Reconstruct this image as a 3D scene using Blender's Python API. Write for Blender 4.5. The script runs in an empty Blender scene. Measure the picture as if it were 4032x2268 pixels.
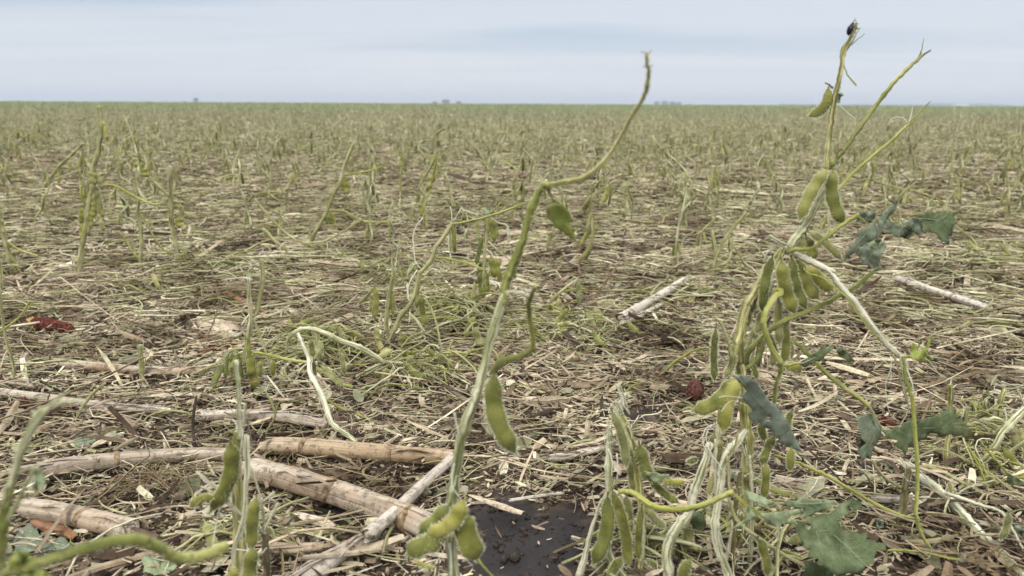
import bpy, math, random
import numpy as np
from mathutils import Vector, Matrix, Euler, noise
from mathutils.geometry import delaunay_2d_cdt

R = math.radians
random.seed(7)
rng = np.random.default_rng(7)
scene = bpy.context.scene
col = scene.collection

# ------------------------------------------------------------------ camera
CAM_H = 0.38
PITCH = 13.45
ROLL = -0.30
cam_d = bpy.data.cameras.new("camera")
cam = bpy.data.objects.new("camera", cam_d)
col.objects.link(cam)
cam.location = (0, 0, CAM_H)
ROT = Matrix.Rotation(R(90 - PITCH), 3, 'X') @ Matrix.Rotation(R(-ROLL), 3, 'Z')
cam.rotation_euler = ROT.to_euler()
cam_d.sensor_width = 36
cam_d.lens = 27.04
cam_d.clip_start = 0.02
cam_d.clip_end = 20000
cam_d.dof.use_dof = True
cam_d.dof.focus_distance = 0.85
cam_d.dof.aperture_fstop = 9.5
scene.camera = cam

# ------------------------------------------------------------------ world, sun
SUN_EL, SUN_AZ = 48, 200          # degrees; azimuth measured clockwise from +Y
world = bpy.data.worlds.new("World")
scene.world = world
world.use_nodes = True
wn, wl = world.node_tree.nodes, world.node_tree.links
wn.clear()
def N(tree, kind, **kw):
    n = tree.nodes.new(kind)
    for k, v in kw.items():
        if k.startswith('i_'):
            key = k[2:]
            key = int(key) if key.isdigit() else key.replace('_', ' ')
            n.inputs[key].default_value = v
        else:
            setattr(n, k, v)
    return n
def ramp(tree, stops, interp='LINEAR'):
    n = tree.nodes.new('ShaderNodeValToRGB')
    cr = n.color_ramp
    cr.interpolation = interp
    while len(cr.elements) < len(stops):
        cr.elements.new(0.5)
    for e, (p, c) in zip(cr.elements, stops):
        e.position = p
        e.color = (c[0], c[1], c[2], 1)
    return n
wt = world.node_tree
out = N(wt, 'ShaderNodeOutputWorld')
bg = N(wt, 'ShaderNodeBackground', i_Strength=0.1)
sky = N(wt, 'ShaderNodeTexSky', sky_type='NISHITA', sun_disc=False,
        sun_elevation=R(SUN_EL), sun_rotation=R(SUN_AZ), air_density=1.0, dust_density=1.5)
tc = N(wt, 'ShaderNodeTexCoord')
sep = N(wt, 'ShaderNodeSeparateXYZ')
wl.new(tc.outputs['Generated'], sep.inputs[0])
zc = N(wt, 'ShaderNodeMath', operation='MAXIMUM', i_1=0.0)
wl.new(sep.outputs['Z'], zc.inputs[0])
za = N(wt, 'ShaderNodeMath', operation='ADD', i_1=0.06)
wl.new(zc.outputs[0], za.inputs[0])
px = N(wt, 'ShaderNodeMath', operation='DIVIDE'); wl.new(sep.outputs['X'], px.inputs[0]); wl.new(za.outputs[0], px.inputs[1])
py = N(wt, 'ShaderNodeMath', operation='DIVIDE'); wl.new(sep.outputs['Y'], py.inputs[0]); wl.new(za.outputs[0], py.inputs[1])
cmb = N(wt, 'ShaderNodeCombineXYZ')
wl.new(px.outputs[0], cmb.inputs[0]); wl.new(py.outputs[0], cmb.inputs[1])
mp = N(wt, 'ShaderNodeMapping')
mp.inputs['Scale'].default_value = (0.2, 0.5, 1)
mp.inputs['Rotation'].default_value = (0, 0, R(4))
mp.inputs['Location'].default_value = (3.1, 1.7, 0)
wl.new(cmb.outputs[0], mp.inputs[0])
ns = N(wt, 'ShaderNodeTexNoise', i_Scale=1.0, i_Detail=3.5, i_Roughness=0.45, i_Distortion=0.3)
wl.new(mp.outputs[0], ns.inputs['Vector'])
cr = ramp(wt, [(0.38, (0, 0, 0)), (0.62, (1, 1, 1))], 'EASE')
wl.new(ns.outputs['Fac'], cr.inputs[0])
# cloud colours: thin blue grey gaps and paler stratus, milky towards the horizon
mixc = N(wt, 'ShaderNodeMix', data_type='RGBA')
mixc.inputs[6].default_value = (3.8, 4.75, 5.8, 1)
mixc.inputs[7].default_value = (5.7, 6.1, 6.8, 1)
wl.new(cr.outputs[0], mixc.inputs[0])
hz = N(wt, 'ShaderNodeMapRange')
hz.inputs['From Min'].default_value = 0.0
hz.inputs['From Max'].default_value = 0.12
hz.inputs['To Min'].default_value = 0.95
hz.inputs['To Max'].default_value = 0.0
hz.interpolation_type = 'SMOOTHSTEP'
wl.new(sep.outputs['Z'], hz.inputs[0])
mixh = N(wt, 'ShaderNodeMix', data_type='RGBA')
wl.new(hz.outputs[0], mixh.inputs[0])
wl.new(mixc.outputs[2], mixh.inputs[6])
mixh.inputs[7].default_value = (6.8, 6.9, 7.3, 1)
mixs = N(wt, 'ShaderNodeMix', data_type='RGBA')
mixs.inputs[0].default_value = 0.9
wl.new(sky.outputs[0], mixs.inputs[6]); wl.new(mixh.outputs[2], mixs.inputs[7])
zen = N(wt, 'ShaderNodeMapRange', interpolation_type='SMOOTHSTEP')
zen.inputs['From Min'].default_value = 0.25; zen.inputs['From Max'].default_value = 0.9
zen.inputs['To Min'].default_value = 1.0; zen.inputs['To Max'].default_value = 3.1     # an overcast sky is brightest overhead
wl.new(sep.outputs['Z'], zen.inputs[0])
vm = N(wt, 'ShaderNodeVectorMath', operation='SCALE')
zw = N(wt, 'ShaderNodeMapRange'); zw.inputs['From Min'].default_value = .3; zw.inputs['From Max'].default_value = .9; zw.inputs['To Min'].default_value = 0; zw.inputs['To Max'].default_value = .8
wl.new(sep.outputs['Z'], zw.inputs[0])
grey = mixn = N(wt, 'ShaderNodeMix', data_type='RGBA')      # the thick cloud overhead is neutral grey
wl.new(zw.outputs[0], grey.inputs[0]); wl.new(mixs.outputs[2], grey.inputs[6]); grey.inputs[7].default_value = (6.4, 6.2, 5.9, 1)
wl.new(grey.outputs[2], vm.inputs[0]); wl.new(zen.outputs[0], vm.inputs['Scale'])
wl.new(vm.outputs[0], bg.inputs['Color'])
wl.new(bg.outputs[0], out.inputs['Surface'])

sun_d = bpy.data.lights.new("sun", 'SUN')
sun_d.energy = 1.5
sun_d.angle = R(10)
sun_d.color = (1.0, 0.94, 0.85)
sun = bpy.data.objects.new("sun", sun_d)
col.objects.link(sun)
sv = Vector((math.sin(R(SUN_AZ)) * math.cos(R(SUN_EL)), math.cos(R(SUN_AZ)) * math.cos(R(SUN_EL)), math.sin(R(SUN_EL))))
sun.rotation_euler = (-sv).to_track_quat('-Z', 'Y').to_euler()

scene.view_settings.view_transform = 'Standard'
scene.view_settings.look = 'None'
scene.view_settings.exposure = 0.33
scene.view_settings.gamma = 1.0
scene.render.engine = 'CYCLES'

# ------------------------------------------------------------------ pixel <-> place
FPX = 3028.0
CAMP = Vector((0, 0, CAM_H))
def ray(x, y):
    return ROT @ Vector(((x - 2016) / FPX, -(y - 1134) / FPX, -1.0))
def at(x, y, Y):
    d = ray(x, y)
    return CAMP + d * (Y / d.y)
def depth_of(p):
    return -((ROT.transposed() @ (Vector(p) - CAMP)).z)
FR = {'S': (0, 0, 1.0), 'W': (0, 0, 4032 / 2576), 'A': (2400, 1350, 1632 / 2576), 'B': (2600, 700, 1300 / 2355), 'C': (3000, 0, 800 / 1288),
      'D': (1500, 1100, 900 / 1117), 'E': (1600, 150, 1100 / 1518), 'F': (0, 1350, 1300 / 2052),
      'G': (700, 1250, 700 / 996), 'H': (0, 900, 1200 / 2576), 'I': (0, 380, 1200 / 2415), 'J': (1000, 800, 1100 / 2277),
      'K': (2600, 1100, 800 / 2576), 'M': (3400, 1400, 632 / 1055), 'N': (2200, 1450, 700 / 1240), 'O': (0, 1500, .53),
      'Q': (2200, 380, 1832 / 2576), 'U': (1000, 380, 1200 / 2576)}
def src(f, x, y):
    a = FR[f]
    return a[0] + x * a[2], a[1] + y * a[2]

_w = [(1.7, 0.3, 0.9, .012), (-0.8, 1.9, 2.1, .010), (3.9, -2.3, 0.4, .006), (2.6, 5.1, 1.3, .005), (8.3, 3.1, 5.0, .0035), (-5.2, 9.4, 2.2, .003),
      ]
_m = [(17.0, -11.0, 0.3, .0034), (13.0, 21.0, 4.1, .0030), (31.0, 17.0, 1.0, .0019), (-22.0, 29.0, 2.0, .0024), (46.0, -38.0, 5.0, .0014), (9.0, 5.0, 2.2, .004)]
PATCH = []   # bare mud patches: (x, y, rx, ry)
def patch_mask(x, y):
    m = np.zeros_like(np.asarray(x, float))
    for (cx, cy, rx, ry, ph) in PATCH:
        a = np.arctan2((y - cy) / ry, (x - cx) / rx)
        rr = np.hypot((x - cx) / rx, (y - cy) / ry)
        edge = 1 + 0.16 * np.sin(3 * a + ph) + 0.10 * np.sin(7 * a + 2 * ph) + 0.06 * np.sin(13 * a + ph)
        m = np.maximum(m, np.clip((edge - rr) / 0.16 + 0.5, 0, 1))
    return m
def gh(x, y):
    x = np.asarray(x, float); y = np.asarray(y, float)
    d = np.hypot(x, y)
    h = 0.0
    for (a, b, c, s) in _w:
        k = math.hypot(a, b)
        h = h + s * np.sin(a * x + b * y + c) * np.exp(-d * k / 120.0)
    q = np.clip((d - 1.2) / 3.0, 0, 1)
    h = h * (.16 + .84 * q * q * (3 - 2 * q))
    near = np.exp(-d / 6.0)
    pm = patch_mask(x, y)
    for (a, b, c, s) in _m:
        h = h + s * near * (1 - .8 * pm) * np.sin(a * x + b * y + c + 1.3 * np.sin(b * .31 * x - a * .27 * y))
    h = h - 0.006 * pm * (d < 6)
    return h
def gz(x, y):
    return float(gh(x, y))
def gnd(x, y, lift=0.0):
    d = ray(x, y)
    t = (lift - CAM_H) / d.z
    for _ in range(6):
        p = CAMP + d * t
        t = (gz(p.x, p.y) + lift - CAM_H) / d.z
    return CAMP + d * t
def addpatch(f, x, y, wpx, hpx, ph=0.0):
    sx, sy = src(f, x, y)
    p = gnd(sx, sy)
    q = gnd(sx + wpx * FR[f][2], sy)
    a = gnd(sx, sy - hpx * FR[f][2]); b = gnd(sx, sy + hpx * FR[f][2])
    PATCH.append((p.x, (a.y + b.y) / 2, abs(q.x - p.x), abs(a.y - b.y) / 2, ph))
addpatch('W', 1335, 1372, 185, 122, 1.0)
addpatch('W', 1610, 1058, 55, 30, 2.0)
addpatch('W', 190, 606, 100, 11, 0.5)
addpatch('W', 410, 598, 60, 10, 2.5)
addpatch('W', 850, 1300, 60, 26, 4.0)

# ------------------------------------------------------------------ materials
MATS = {}
def newmat(name, rough=0.75, spec=0.3):
    m = bpy.data.materials.new(name)
    m.use_nodes = True
    t = m.node_tree
    b = t.nodes['Principled BSDF']
    b.inputs['Roughness'].default_value = rough
    b.inputs['Specular IOR Level'].default_value = spec
    MATS[name] = m
    return m, t, b
def bump(t, b, hsock, strength=0.4, dist=0.001):
    n = N(t, 'ShaderNodeBump', i_Strength=strength, i_Distance=dist)
    t.links.new(hsock, n.inputs['Height'])
    t.links.new(n.outputs[0], b.inputs['Normal'])
def mixcol(t, fac, a, b, mode='MIX'):
    n = N(t, 'ShaderNodeMix', data_type='RGBA', blend_type=mode)
    for s, v in ((0, fac), (6, a), (7, b)):
        if hasattr(v, 'is_output'):
            t.links.new(v, n.inputs[s])
        else:
            n.inputs[s].default_value = v if s == 0 else (v[0], v[1], v[2], 1)
    return n.outputs[2]
def streaks(t, su, sv_, detail=3, seedobj=True):
    uv = N(t, 'ShaderNodeUVMap')
    mpn = N(t, 'ShaderNodeMapping')
    mpn.inputs['Scale'].default_value = (su, sv_, 1)
    t.links.new(uv.outputs[0], mpn.inputs[0])
    n = N(t, 'ShaderNodeTexNoise', noise_dimensions='4D', i_Scale=1.0, i_Detail=detail, i_Roughness=0.6)
    t.links.new(mpn.outputs[0], n.inputs['Vector'])
    oi = N(t, 'ShaderNodeObjectInfo')
    ml = N(t, 'ShaderNodeMath', operation='MULTIPLY', i_1=37.0)
    t.links.new(oi.outputs['Random'], ml.inputs[0])
    t.links.new(ml.outputs[0], n.inputs['W'])
    return n.outputs['Fac']
def stem_mat(name, stops, su=7, sv_=22, specks=0.5, sheen=0.15):
    m, t, b = newmat(name, 0.7, 0.25)
    f = streaks(t, su, sv_)
    r = ramp(t, stops)
    t.links.new(f, r.inputs[0])
    tcn = N(t, 'ShaderNodeTexCoord')
    sp = N(t, 'ShaderNodeTexNoise', i_Scale=520.0, i_Detail=2.0)
    t.links.new(tcn.outputs['Object'], sp.inputs['Vector'])
    sr = ramp(t, [(0.60, (0, 0, 0)), (0.70, (specks,) * 3)])
    t.links.new(sp.outputs['Fac'], sr.inputs[0])
    big = N(t, 'ShaderNodeTexNoise', i_Scale=38.0, i_Detail=2.0)
    t.links.new(tcn.outputs['Object'], big.inputs['Vector'])
    br = ramp(t, [(0.3, (0.84, 0.80, 0.60)), (0.7, (1.26, 1.15, 0.98))] if name not in ('stem_bleached', 'fibre_pale', 'stem_shredded') else [(0.3, (0.84, 0.83, 0.76)), (0.7, (1.2, 1.18, 1.15))])
    t.links.new(big.outputs['Fac'], br.inputs[0])
    c = mixcol(t, 1.0, r.outputs[0], br.outputs[0], 'MULTIPLY')
    c = mixcol(t, sr.outputs[0], c, (0.06, 0.05, 0.03))
    t.links.new(c, b.inputs['Base Color'])
    b.inputs['Sheen Weight'].default_value = sheen
    b.inputs['Sheen Roughness'].default_value = 0.5
    bump(t, b, f, 0.55, 0.0015)
    return m
stem_mat('stem_olive', [(0.34, (0.06, 0.06, 0.022)), (0.44, (0.18, 0.185, 0.06)), (0.53, (0.33, 0.335, 0.14)), (0.60, (0.62, 0.60, 0.40)), (0.7, (0.34, 0.33, 0.16))])
stem_mat('stem_green', [(0.33, (0.07, 0.08, 0.02)), (0.5, (0.18, 0.205, 0.055)), (0.66, (0.36, 0.37, 0.16))], su=3, specks=0.6)
stem_mat('petiole_green', [(0.33, (0.15, 0.17, 0.035)), (0.5, (0.26, 0.29, 0.07)), (0.66, (0.46, 0.47, 0.21))], su=3, specks=0.4)
stem_mat('stem_bleached', [(0.36, (0.16, 0.17, 0.07)), (0.45, (0.36, 0.36, 0.22)), (0.53, (0.58, 0.56, 0.43)), (0.7, (0.68, 0.66, 0.55))], su=9)
stem_mat('stem_shredded', [(0.38, (0.13, 0.14, 0.05)), (0.47, (0.3, 0.31, 0.15)), (0.55, (0.56, 0.55, 0.36)), (0.7, (0.74, 0.72, 0.58))], su=10)
stem_mat('stem_dull', [(0.34, (0.13, 0.125, 0.06)), (0.5, (0.27, 0.28, 0.14)), (0.66, (0.46, 0.46, 0.3))], su=4)
stem_mat('stem_brown', [(0.34, (0.05, 0.04, 0.02)), (0.5, (0.14, 0.12, 0.06)), (0.66, (0.28, 0.25, 0.14))], su=5)
stem_mat('fibre_pale', [(0.35, (0.5, 0.52, 0.36)), (0.6, (0.8, 0.8, 0.7))], su=3, specks=0.1)

def pod_mat(name, dark, mid, light, edge):
    m, t, b = newmat(name, 0.6, 0.3)
    tcn = N(t, 'ShaderNodeTexCoord')
    n1 = N(t, 'ShaderNodeTexNoise', i_Scale=55.0, i_Detail=4.0)
    t.links.new(tcn.outputs['Object'], n1.inputs['Vector'])
    r = ramp(t, [(0.36, dark), (0.5, mid), (0.64, light)])
    t.links.new(n1.outputs['Fac'], r.inputs[0])
    uv = N(t, 'ShaderNodeUVMap'); s = N(t, 'ShaderNodeSeparateXYZ')
    t.links.new(uv.outputs[0], s.inputs[0])
    a = N(t, 'ShaderNodeMath', operation='MULTIPLY', i_1=2 * math.pi * 2)
    t.links.new(s.outputs['X'], a.inputs[0])
    c = N(t, 'ShaderNodeMath', operation='COSINE'); t.links.new(a.outputs[0], c.inputs[0])
    er = ramp(t, [(0.86, (0, 0, 0)), (0.985, (0.75, 0.75, 0.75))]); t.links.new(c.outputs[0], er.inputs[0])
    cc = mixcol(t, er.outputs[0], r.outputs[0], edge)
    n2 = N(t, 'ShaderNodeTexNoise', i_Scale=650.0, i_Detail=2.0)
    t.links.new(tcn.outputs['Object'], n2.inputs['Vector'])
    sr = ramp(t, [(0.62, (0, 0, 0)), (0.74, (0.55,) * 3)]); t.links.new(n2.outputs['Fac'], sr.inputs[0])
    cc = mixcol(t, sr.outputs[0], cc, (0.1, 0.08, 0.03))
    oi = N(t, 'ShaderNodeObjectInfo')
    orr = ramp(t, [(0.0, (0.82, 0.80, 0.70)), (1.0, (1.32, 1.18, 1.0))]); t.links.new(oi.outputs['Random'], orr.inputs[0])
    cc = mixcol(t, 1.0, cc, orr.outputs[0], 'MULTIPLY')
    t.links.new(cc, b.inputs['Base Color'])
    b.inputs['Sheen Weight'].default_value = 0.35
    b.inputs['Sheen Roughness'].default_value = 0.4
    b.inputs['Sheen Tint'].default_value = (0.9, 0.92, 0.7, 1)
    bump(t, b, n2.outputs['Fac'], 0.3, 0.0006)
    return m
pod_mat('pod_green', (0.08, 0.092, 0.022), (0.14, 0.16, 0.038), (0.22, 0.24, 0.07), (0.34, 0.31, 0.16))
pod_mat('pod_yellow', (0.14, 0.15, 0.035), (0.22, 0.235, 0.055), (0.32, 0.32, 0.11), (0.33, 0.25, 0.11))
pod_mat('pod_dull', (0.13, 0.14, 0.055), (0.23, 0.24, 0.10), (0.34, 0.35, 0.17), (0.44, 0.42, 0.26))
m, t, b = newmat('hair', 0.8, 0.1); b.inputs['Base Color'].default_value = (0.68, 0.68, 0.47, 1)
m, t, b = newmat('hair_brown', 0.8, 0.1); b.inputs['Base Color'].default_value = (0.13, 0.1, 0.05, 1)

def leaf_mat(name, c1, c2, c3, brown=0.5):
    m, t, b = newmat(name, 0.75, 0.15)
    tcn = N(t, 'ShaderNodeTexCoord')
    n1 = N(t, 'ShaderNodeTexNoise', i_Scale=60.0, i_Detail=5.0, i_Roughness=0.65)
    t.links.new(tcn.outputs['Object'], n1.inputs['Vector'])
    r = ramp(t, [(0.3, c1), (0.52, c2), (0.72, c3)]); t.links.new(n1.outputs['Fac'], r.inputs[0])
    v = N(t, 'ShaderNodeTexVoronoi', feature='DISTANCE_TO_EDGE', i_Scale=260.0)
    t.links.new(tcn.outputs['Object'], v.inputs['Vector'])
    vr = ramp(t, [(0.0, (0.35,) * 3), (0.08, (0, 0, 0))]); t.links.new(v.outputs['Distance'], vr.inputs[0])
    c = mixcol(t, vr.outputs[0], r.outputs[0], c3)
    n2 = N(t, 'ShaderNodeTexNoise', i_Scale=48.0, i_Detail=3.0, i_Distortion=0.6)
    t.links.new(tcn.outputs['Object'], n2.inputs['Vector'])
    br = ramp(t, [(0.68, (0, 0, 0)), (0.72, (brown,) * 3)]); t.links.new(n2.outputs['Fac'], br.inputs[0])
    c = mixcol(t, br.outputs[0], c, (0.23, 0.12, 0.06))
    t.links.new(c, b.inputs['Base Color'])
    bump(t, b, v.outputs['Distance'], 0.4, 0.0006)
    tr = N(t, 'ShaderNodeBsdfTranslucent'); t.links.new(c, tr.inputs['Color'])
    ms = N(t, 'ShaderNodeMixShader', i_0=0.28)
    o = t.nodes['Material Output']
    t.links.new(b.outputs[0], ms.inputs[1]); t.links.new(tr.outputs[0], ms.inputs[2]); t.links.new(ms.outputs[0], o.inputs['Surface'])
    return m
leaf_mat('leaf_dark', (0.075, 0.10, 0.045), (0.135, 0.17, 0.08), (0.25, 0.29, 0.16))
leaf_mat('leaf_blue', (0.16, 0.19, 0.13), (0.26, 0.30, 0.205), (0.40, 0.43, 0.31), 0.1)
leaf_mat('leaf_pale', (0.22, 0.28, 0.15), (0.34, 0.40, 0.23), (0.5, 0.54, 0.36), 0.1)
leaf_mat('leaf_grey', (0.24, 0.29, 0.225), (0.35, 0.405, 0.32), (0.48, 0.53, 0.42), 0.05)
leaf_mat('leaf_yellow', (0.27, 0.33, 0.07), (0.38, 0.43, 0.12), (0.5, 0.52, 0.2), 0.1)

def attr_mat(name, stops, streak=90.0, rough=0.85, spec=0.15, dirt=0.5, trans=0.0, interp='LINEAR'):
    """litter: colour of each piece from its own random number, plus grain and dirt"""
    m, t, b = newmat(name, rough, spec)
    a = N(t, 'ShaderNodeAttribute', attribute_name='rnd')
    r = ramp(t, stops, interp); t.links.new(a.outputs['Fac'], r.inputs[0])
    tcn = N(t, 'ShaderNodeTexCoord')
    n1 = N(t, 'ShaderNodeTexNoise', i_Scale=streak, i_Detail=4.0, i_Roughness=0.7)
    t.links.new(tcn.outputs['Object'], n1.inputs['Vector'])
    rr = ramp(t, [(0.3, (0.62, 0.6, 0.56)), (0.7, (1.3, 1.3, 1.3))]); t.links.new(n1.outputs['Fac'], rr.inputs[0])
    c = mixcol(t, 1.0, r.outputs[0], rr.outputs[0], 'MULTIPLY')
    n2 = N(t, 'ShaderNodeTexNoise', i_Scale=26.0, i_Detail=4.0, i_Roughness=0.7)
    t.links.new(tcn.outputs['Object'], n2.inputs['Vector'])
    dr = ramp(t, [(0.52, (0, 0, 0)), (0.66, (dirt,) * 3)]); t.links.new(n2.outputs['Fac'], dr.inputs[0])
    c = mixcol(t, dr.outputs[0], c, (0.11, 0.085, 0.06))
    n4 = N(t, 'ShaderNodeTexNoise', i_Scale=6.5, i_Detail=3.0, i_Roughness=0.6)
    t.links.new(tcn.outputs['Object'], n4.inputs['Vector'])
    r4 = ramp(t, [(0.38, (0.50, 0.45, 0.39)), (0.48, (0.95, 0.94, 0.90)), (0.62, (1.32, 1.33, 1.30))]); t.links.new(n4.outputs['Fac'], r4.inputs[0])
    if dirt: c = mixcol(t, 1.0, c, r4.outputs[0], 'MULTIPLY')
    t.links.new(c, b.inputs['Base Color'])
    bump(t, b, n1.outputs['Fac'], 0.5, 0.001)
    return m
attr_mat('straw_litter', [(0.0, (0.035, 0.024, 0.017)), (0.18, (0.08, 0.055, 0.038)), (0.32, (0.19, 0.14, 0.098)), (0.46, (0.34, 0.27, 0.19)),
                          (0.58, (0.49, 0.40, 0.285)), (0.7, (0.37, 0.31, 0.235)), (0.8, (0.58, 0.50, 0.37)), (0.92, (0.32, 0.31, 0.18)), (1.0, (0.72, 0.65, 0.52))], dirt=.5)
attr_mat('green_stem_litter', [(0.0, (0.17, 0.15, 0.075)), (0.3, (0.27, 0.27, 0.13)), (0.6, (0.38, 0.37, 0.21)), (0.8, (0.48, 0.45, 0.30)), (1.0, (0.62, 0.58, 0.44))], dirt=0.3)
attr_mat('leaf_litter', [(0.0, (0.11, 0.12, 0.075)), (0.4, (0.20, 0.21, 0.13)), (0.7, (0.29, 0.29, 0.20)), (1.0, (0.40, 0.39, 0.28))], streak=60, dirt=0.5)
attr_mat('field_plants', [(0.0, (0.23, 0.22, 0.12)), (0.35, (0.32, 0.315, 0.175)), (0.7, (0.42, 0.41, 0.24)), (0.9, (0.50, 0.47, 0.31)), (1.0, (0.40, 0.34, 0.24))], dirt=0.0)
attr_mat('far_plants', [(0.0, (0.22, 0.27, 0.14)), (0.5, (0.31, 0.37, 0.19)), (1.0, (0.40, 0.45, 0.25))], dirt=0.0)

def stalk_mat(name, base, dark, pale, tint=(0.4, 0.2, 0.07), tintamt=0.3):
    m, t, b = newmat(name, 0.7, 0.25)
    f = streaks(t, 10, 7, 5)
    r = ramp(t, [(0.3, dark), (0.45, base), (0.6, pale), (0.75, base)]); t.links.new(f, r.inputs[0])
    g = streaks(t, 34, 2.2, 2)
    gr = ramp(t, [(0.33, (1, 1, 1)), (0.37, (0, 0, 0))]); t.links.new(g, gr.inputs[0])
    tcn = N(t, 'ShaderNodeTexCoord')
    n2 = N(t, 'ShaderNodeTexNoise', i_Scale=17.0, i_Detail=4.0); t.links.new(tcn.outputs['Object'], n2.inputs['Vector'])
    tr = ramp(t, [(0.5, (0, 0, 0)), (0.7, (tintamt,) * 3)]); t.links.new(n2.outputs['Fac'], tr.inputs[0])
    c = mixcol(t, tr.outputs[0], r.outputs[0], tint)
    n3 = N(t, 'ShaderNodeTexNoise', i_Scale=120.0, i_Detail=5.0, i_Roughness=0.8); t.links.new(tcn.outputs['Object'], n3.inputs['Vector'])
    dr = ramp(t, [(0.50, (0, 0, 0)), (0.62, (0.75,) * 3)]); t.links.new(n3.outputs['Fac'], dr.inputs[0])
    c = mixcol(t, dr.outputs[0], c, (0.10, 0.075, 0.05))
    gm = N(t, 'ShaderNodeMath', operation='MULTIPLY', i_1=0.75); t.links.new(gr.outputs[0], gm.inputs[0])
    c = mixcol(t, gm.outputs[0], c, (0.07, 0.045, 0.028))
    t.links.new(c, b.inputs['Base Color'])
    bump(t, b, f, 0.8, 0.002)
    return m
stalk_mat('stalk_tan', (0.36, 0.29, 0.215), (0.15, 0.11, 0.08), (0.50, 0.43, 0.33))
stalk_mat('stalk_grey', (0.42, 0.35, 0.27), (0.2, 0.16, 0.125), (0.58, 0.52, 0.43), tintamt=0.1)
stalk_mat('stalk_orange', (0.36, 0.27, 0.17), (0.17, 0.115, 0.07), (0.48, 0.39, 0.27), tintamt=0.25)
stalk_mat('stalk_pale', (0.48, 0.42, 0.34), (0.27, 0.22, 0.17), (0.60, 0.54, 0.45), tintamt=0.05)
stalk_mat('husk', (0.52, 0.43, 0.31), (0.33, 0.25, 0.16), (0.62, 0.55, 0.43), tintamt=0.3)
stalk_mat('husk_brown', (0.19, 0.095, 0.05), (0.09, 0.04, 0.022), (0.28, 0.16, 0.09), tintamt=0.4)
m, t, b = newmat('node_dark', 0.85, 0.1)
tcn = N(t, 'ShaderNodeTexCoord'); n1 = N(t, 'ShaderNodeTexNoise', i_Scale=200.0, i_Detail=4.0); t.links.new(tcn.outputs['Object'], n1.inputs['Vector'])
r = ramp(t, [(0.3, (0.08, 0.05, 0.03)), (0.7, (0.36, 0.26, 0.16))]); t.links.new(n1.outputs['Fac'], r.inputs[0]); t.links.new(r.outputs[0], b.inputs['Base Color'])
m, t, b = newmat('pith', 0.95, 0.05)
tcn = N(t, 'ShaderNodeTexCoord'); n1 = N(t, 'ShaderNodeTexNoise', i_Scale=400.0, i_Detail=4.0); t.links.new(tcn.outputs['Object'], n1.inputs['Vector'])
r = ramp(t, [(0.3, (0.22, 0.16, 0.10)), (0.7, (0.62, 0.55, 0.42))]); t.links.new(n1.outputs['Fac'], r.inputs[0]); t.links.new(r.outputs[0], b.inputs['Base Color'])
def speck_mat(name, a, bcol, scale=350, rough=0.7):
    m, t, b = newmat(name, rough, 0.25)
    tcn = N(t, 'ShaderNodeTexCoord'); n1 = N(t, 'ShaderNodeTexNoise', i_Scale=scale, i_Detail=3.0); t.links.new(tcn.outputs['Object'], n1.inputs['Vector'])
    r = ramp(t, [(0.35, a), (0.65, bcol)]); t.links.new(n1.outputs['Fac'], r.inputs[0]); t.links.new(r.outputs[0], b.inputs['Base Color'])
speck_mat('cob_red', (0.05, 0.014, 0.010), (0.20, 0.050, 0.034))
speck_mat('cob_core', (0.08, 0.02, 0.015), (0.2, 0.055, 0.035))
speck_mat('cob_brown', (0.06, 0.025, 0.018), (0.15, 0.06, 0.042))
speck_mat('kernel', (0.30, 0.17, 0.05), (0.48, 0.32, 0.10), 200, 0.4)
speck_mat('beetle_black', (0.006, 0.007, 0.010), (0.018, 0.02, 0.026), 900, 0.35)
speck_mat('far_tree', (0.03, 0.05, 0.03), (0.06, 0.085, 0.05), 0.4, 0.9)
speck_mat('far_white', (0.7, 0.7, 0.7), (0.8, 0.8, 0.8), 0.4, 0.7)
speck_mat('far_roof', (0.3, 0.3, 0.32), (0.4, 0.4, 0.42), 0.4, 0.7)
speck_mat('clod', (0.025, 0.019, 0.016), (0.06, 0.045, 0.036), 300, 0.9)

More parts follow.
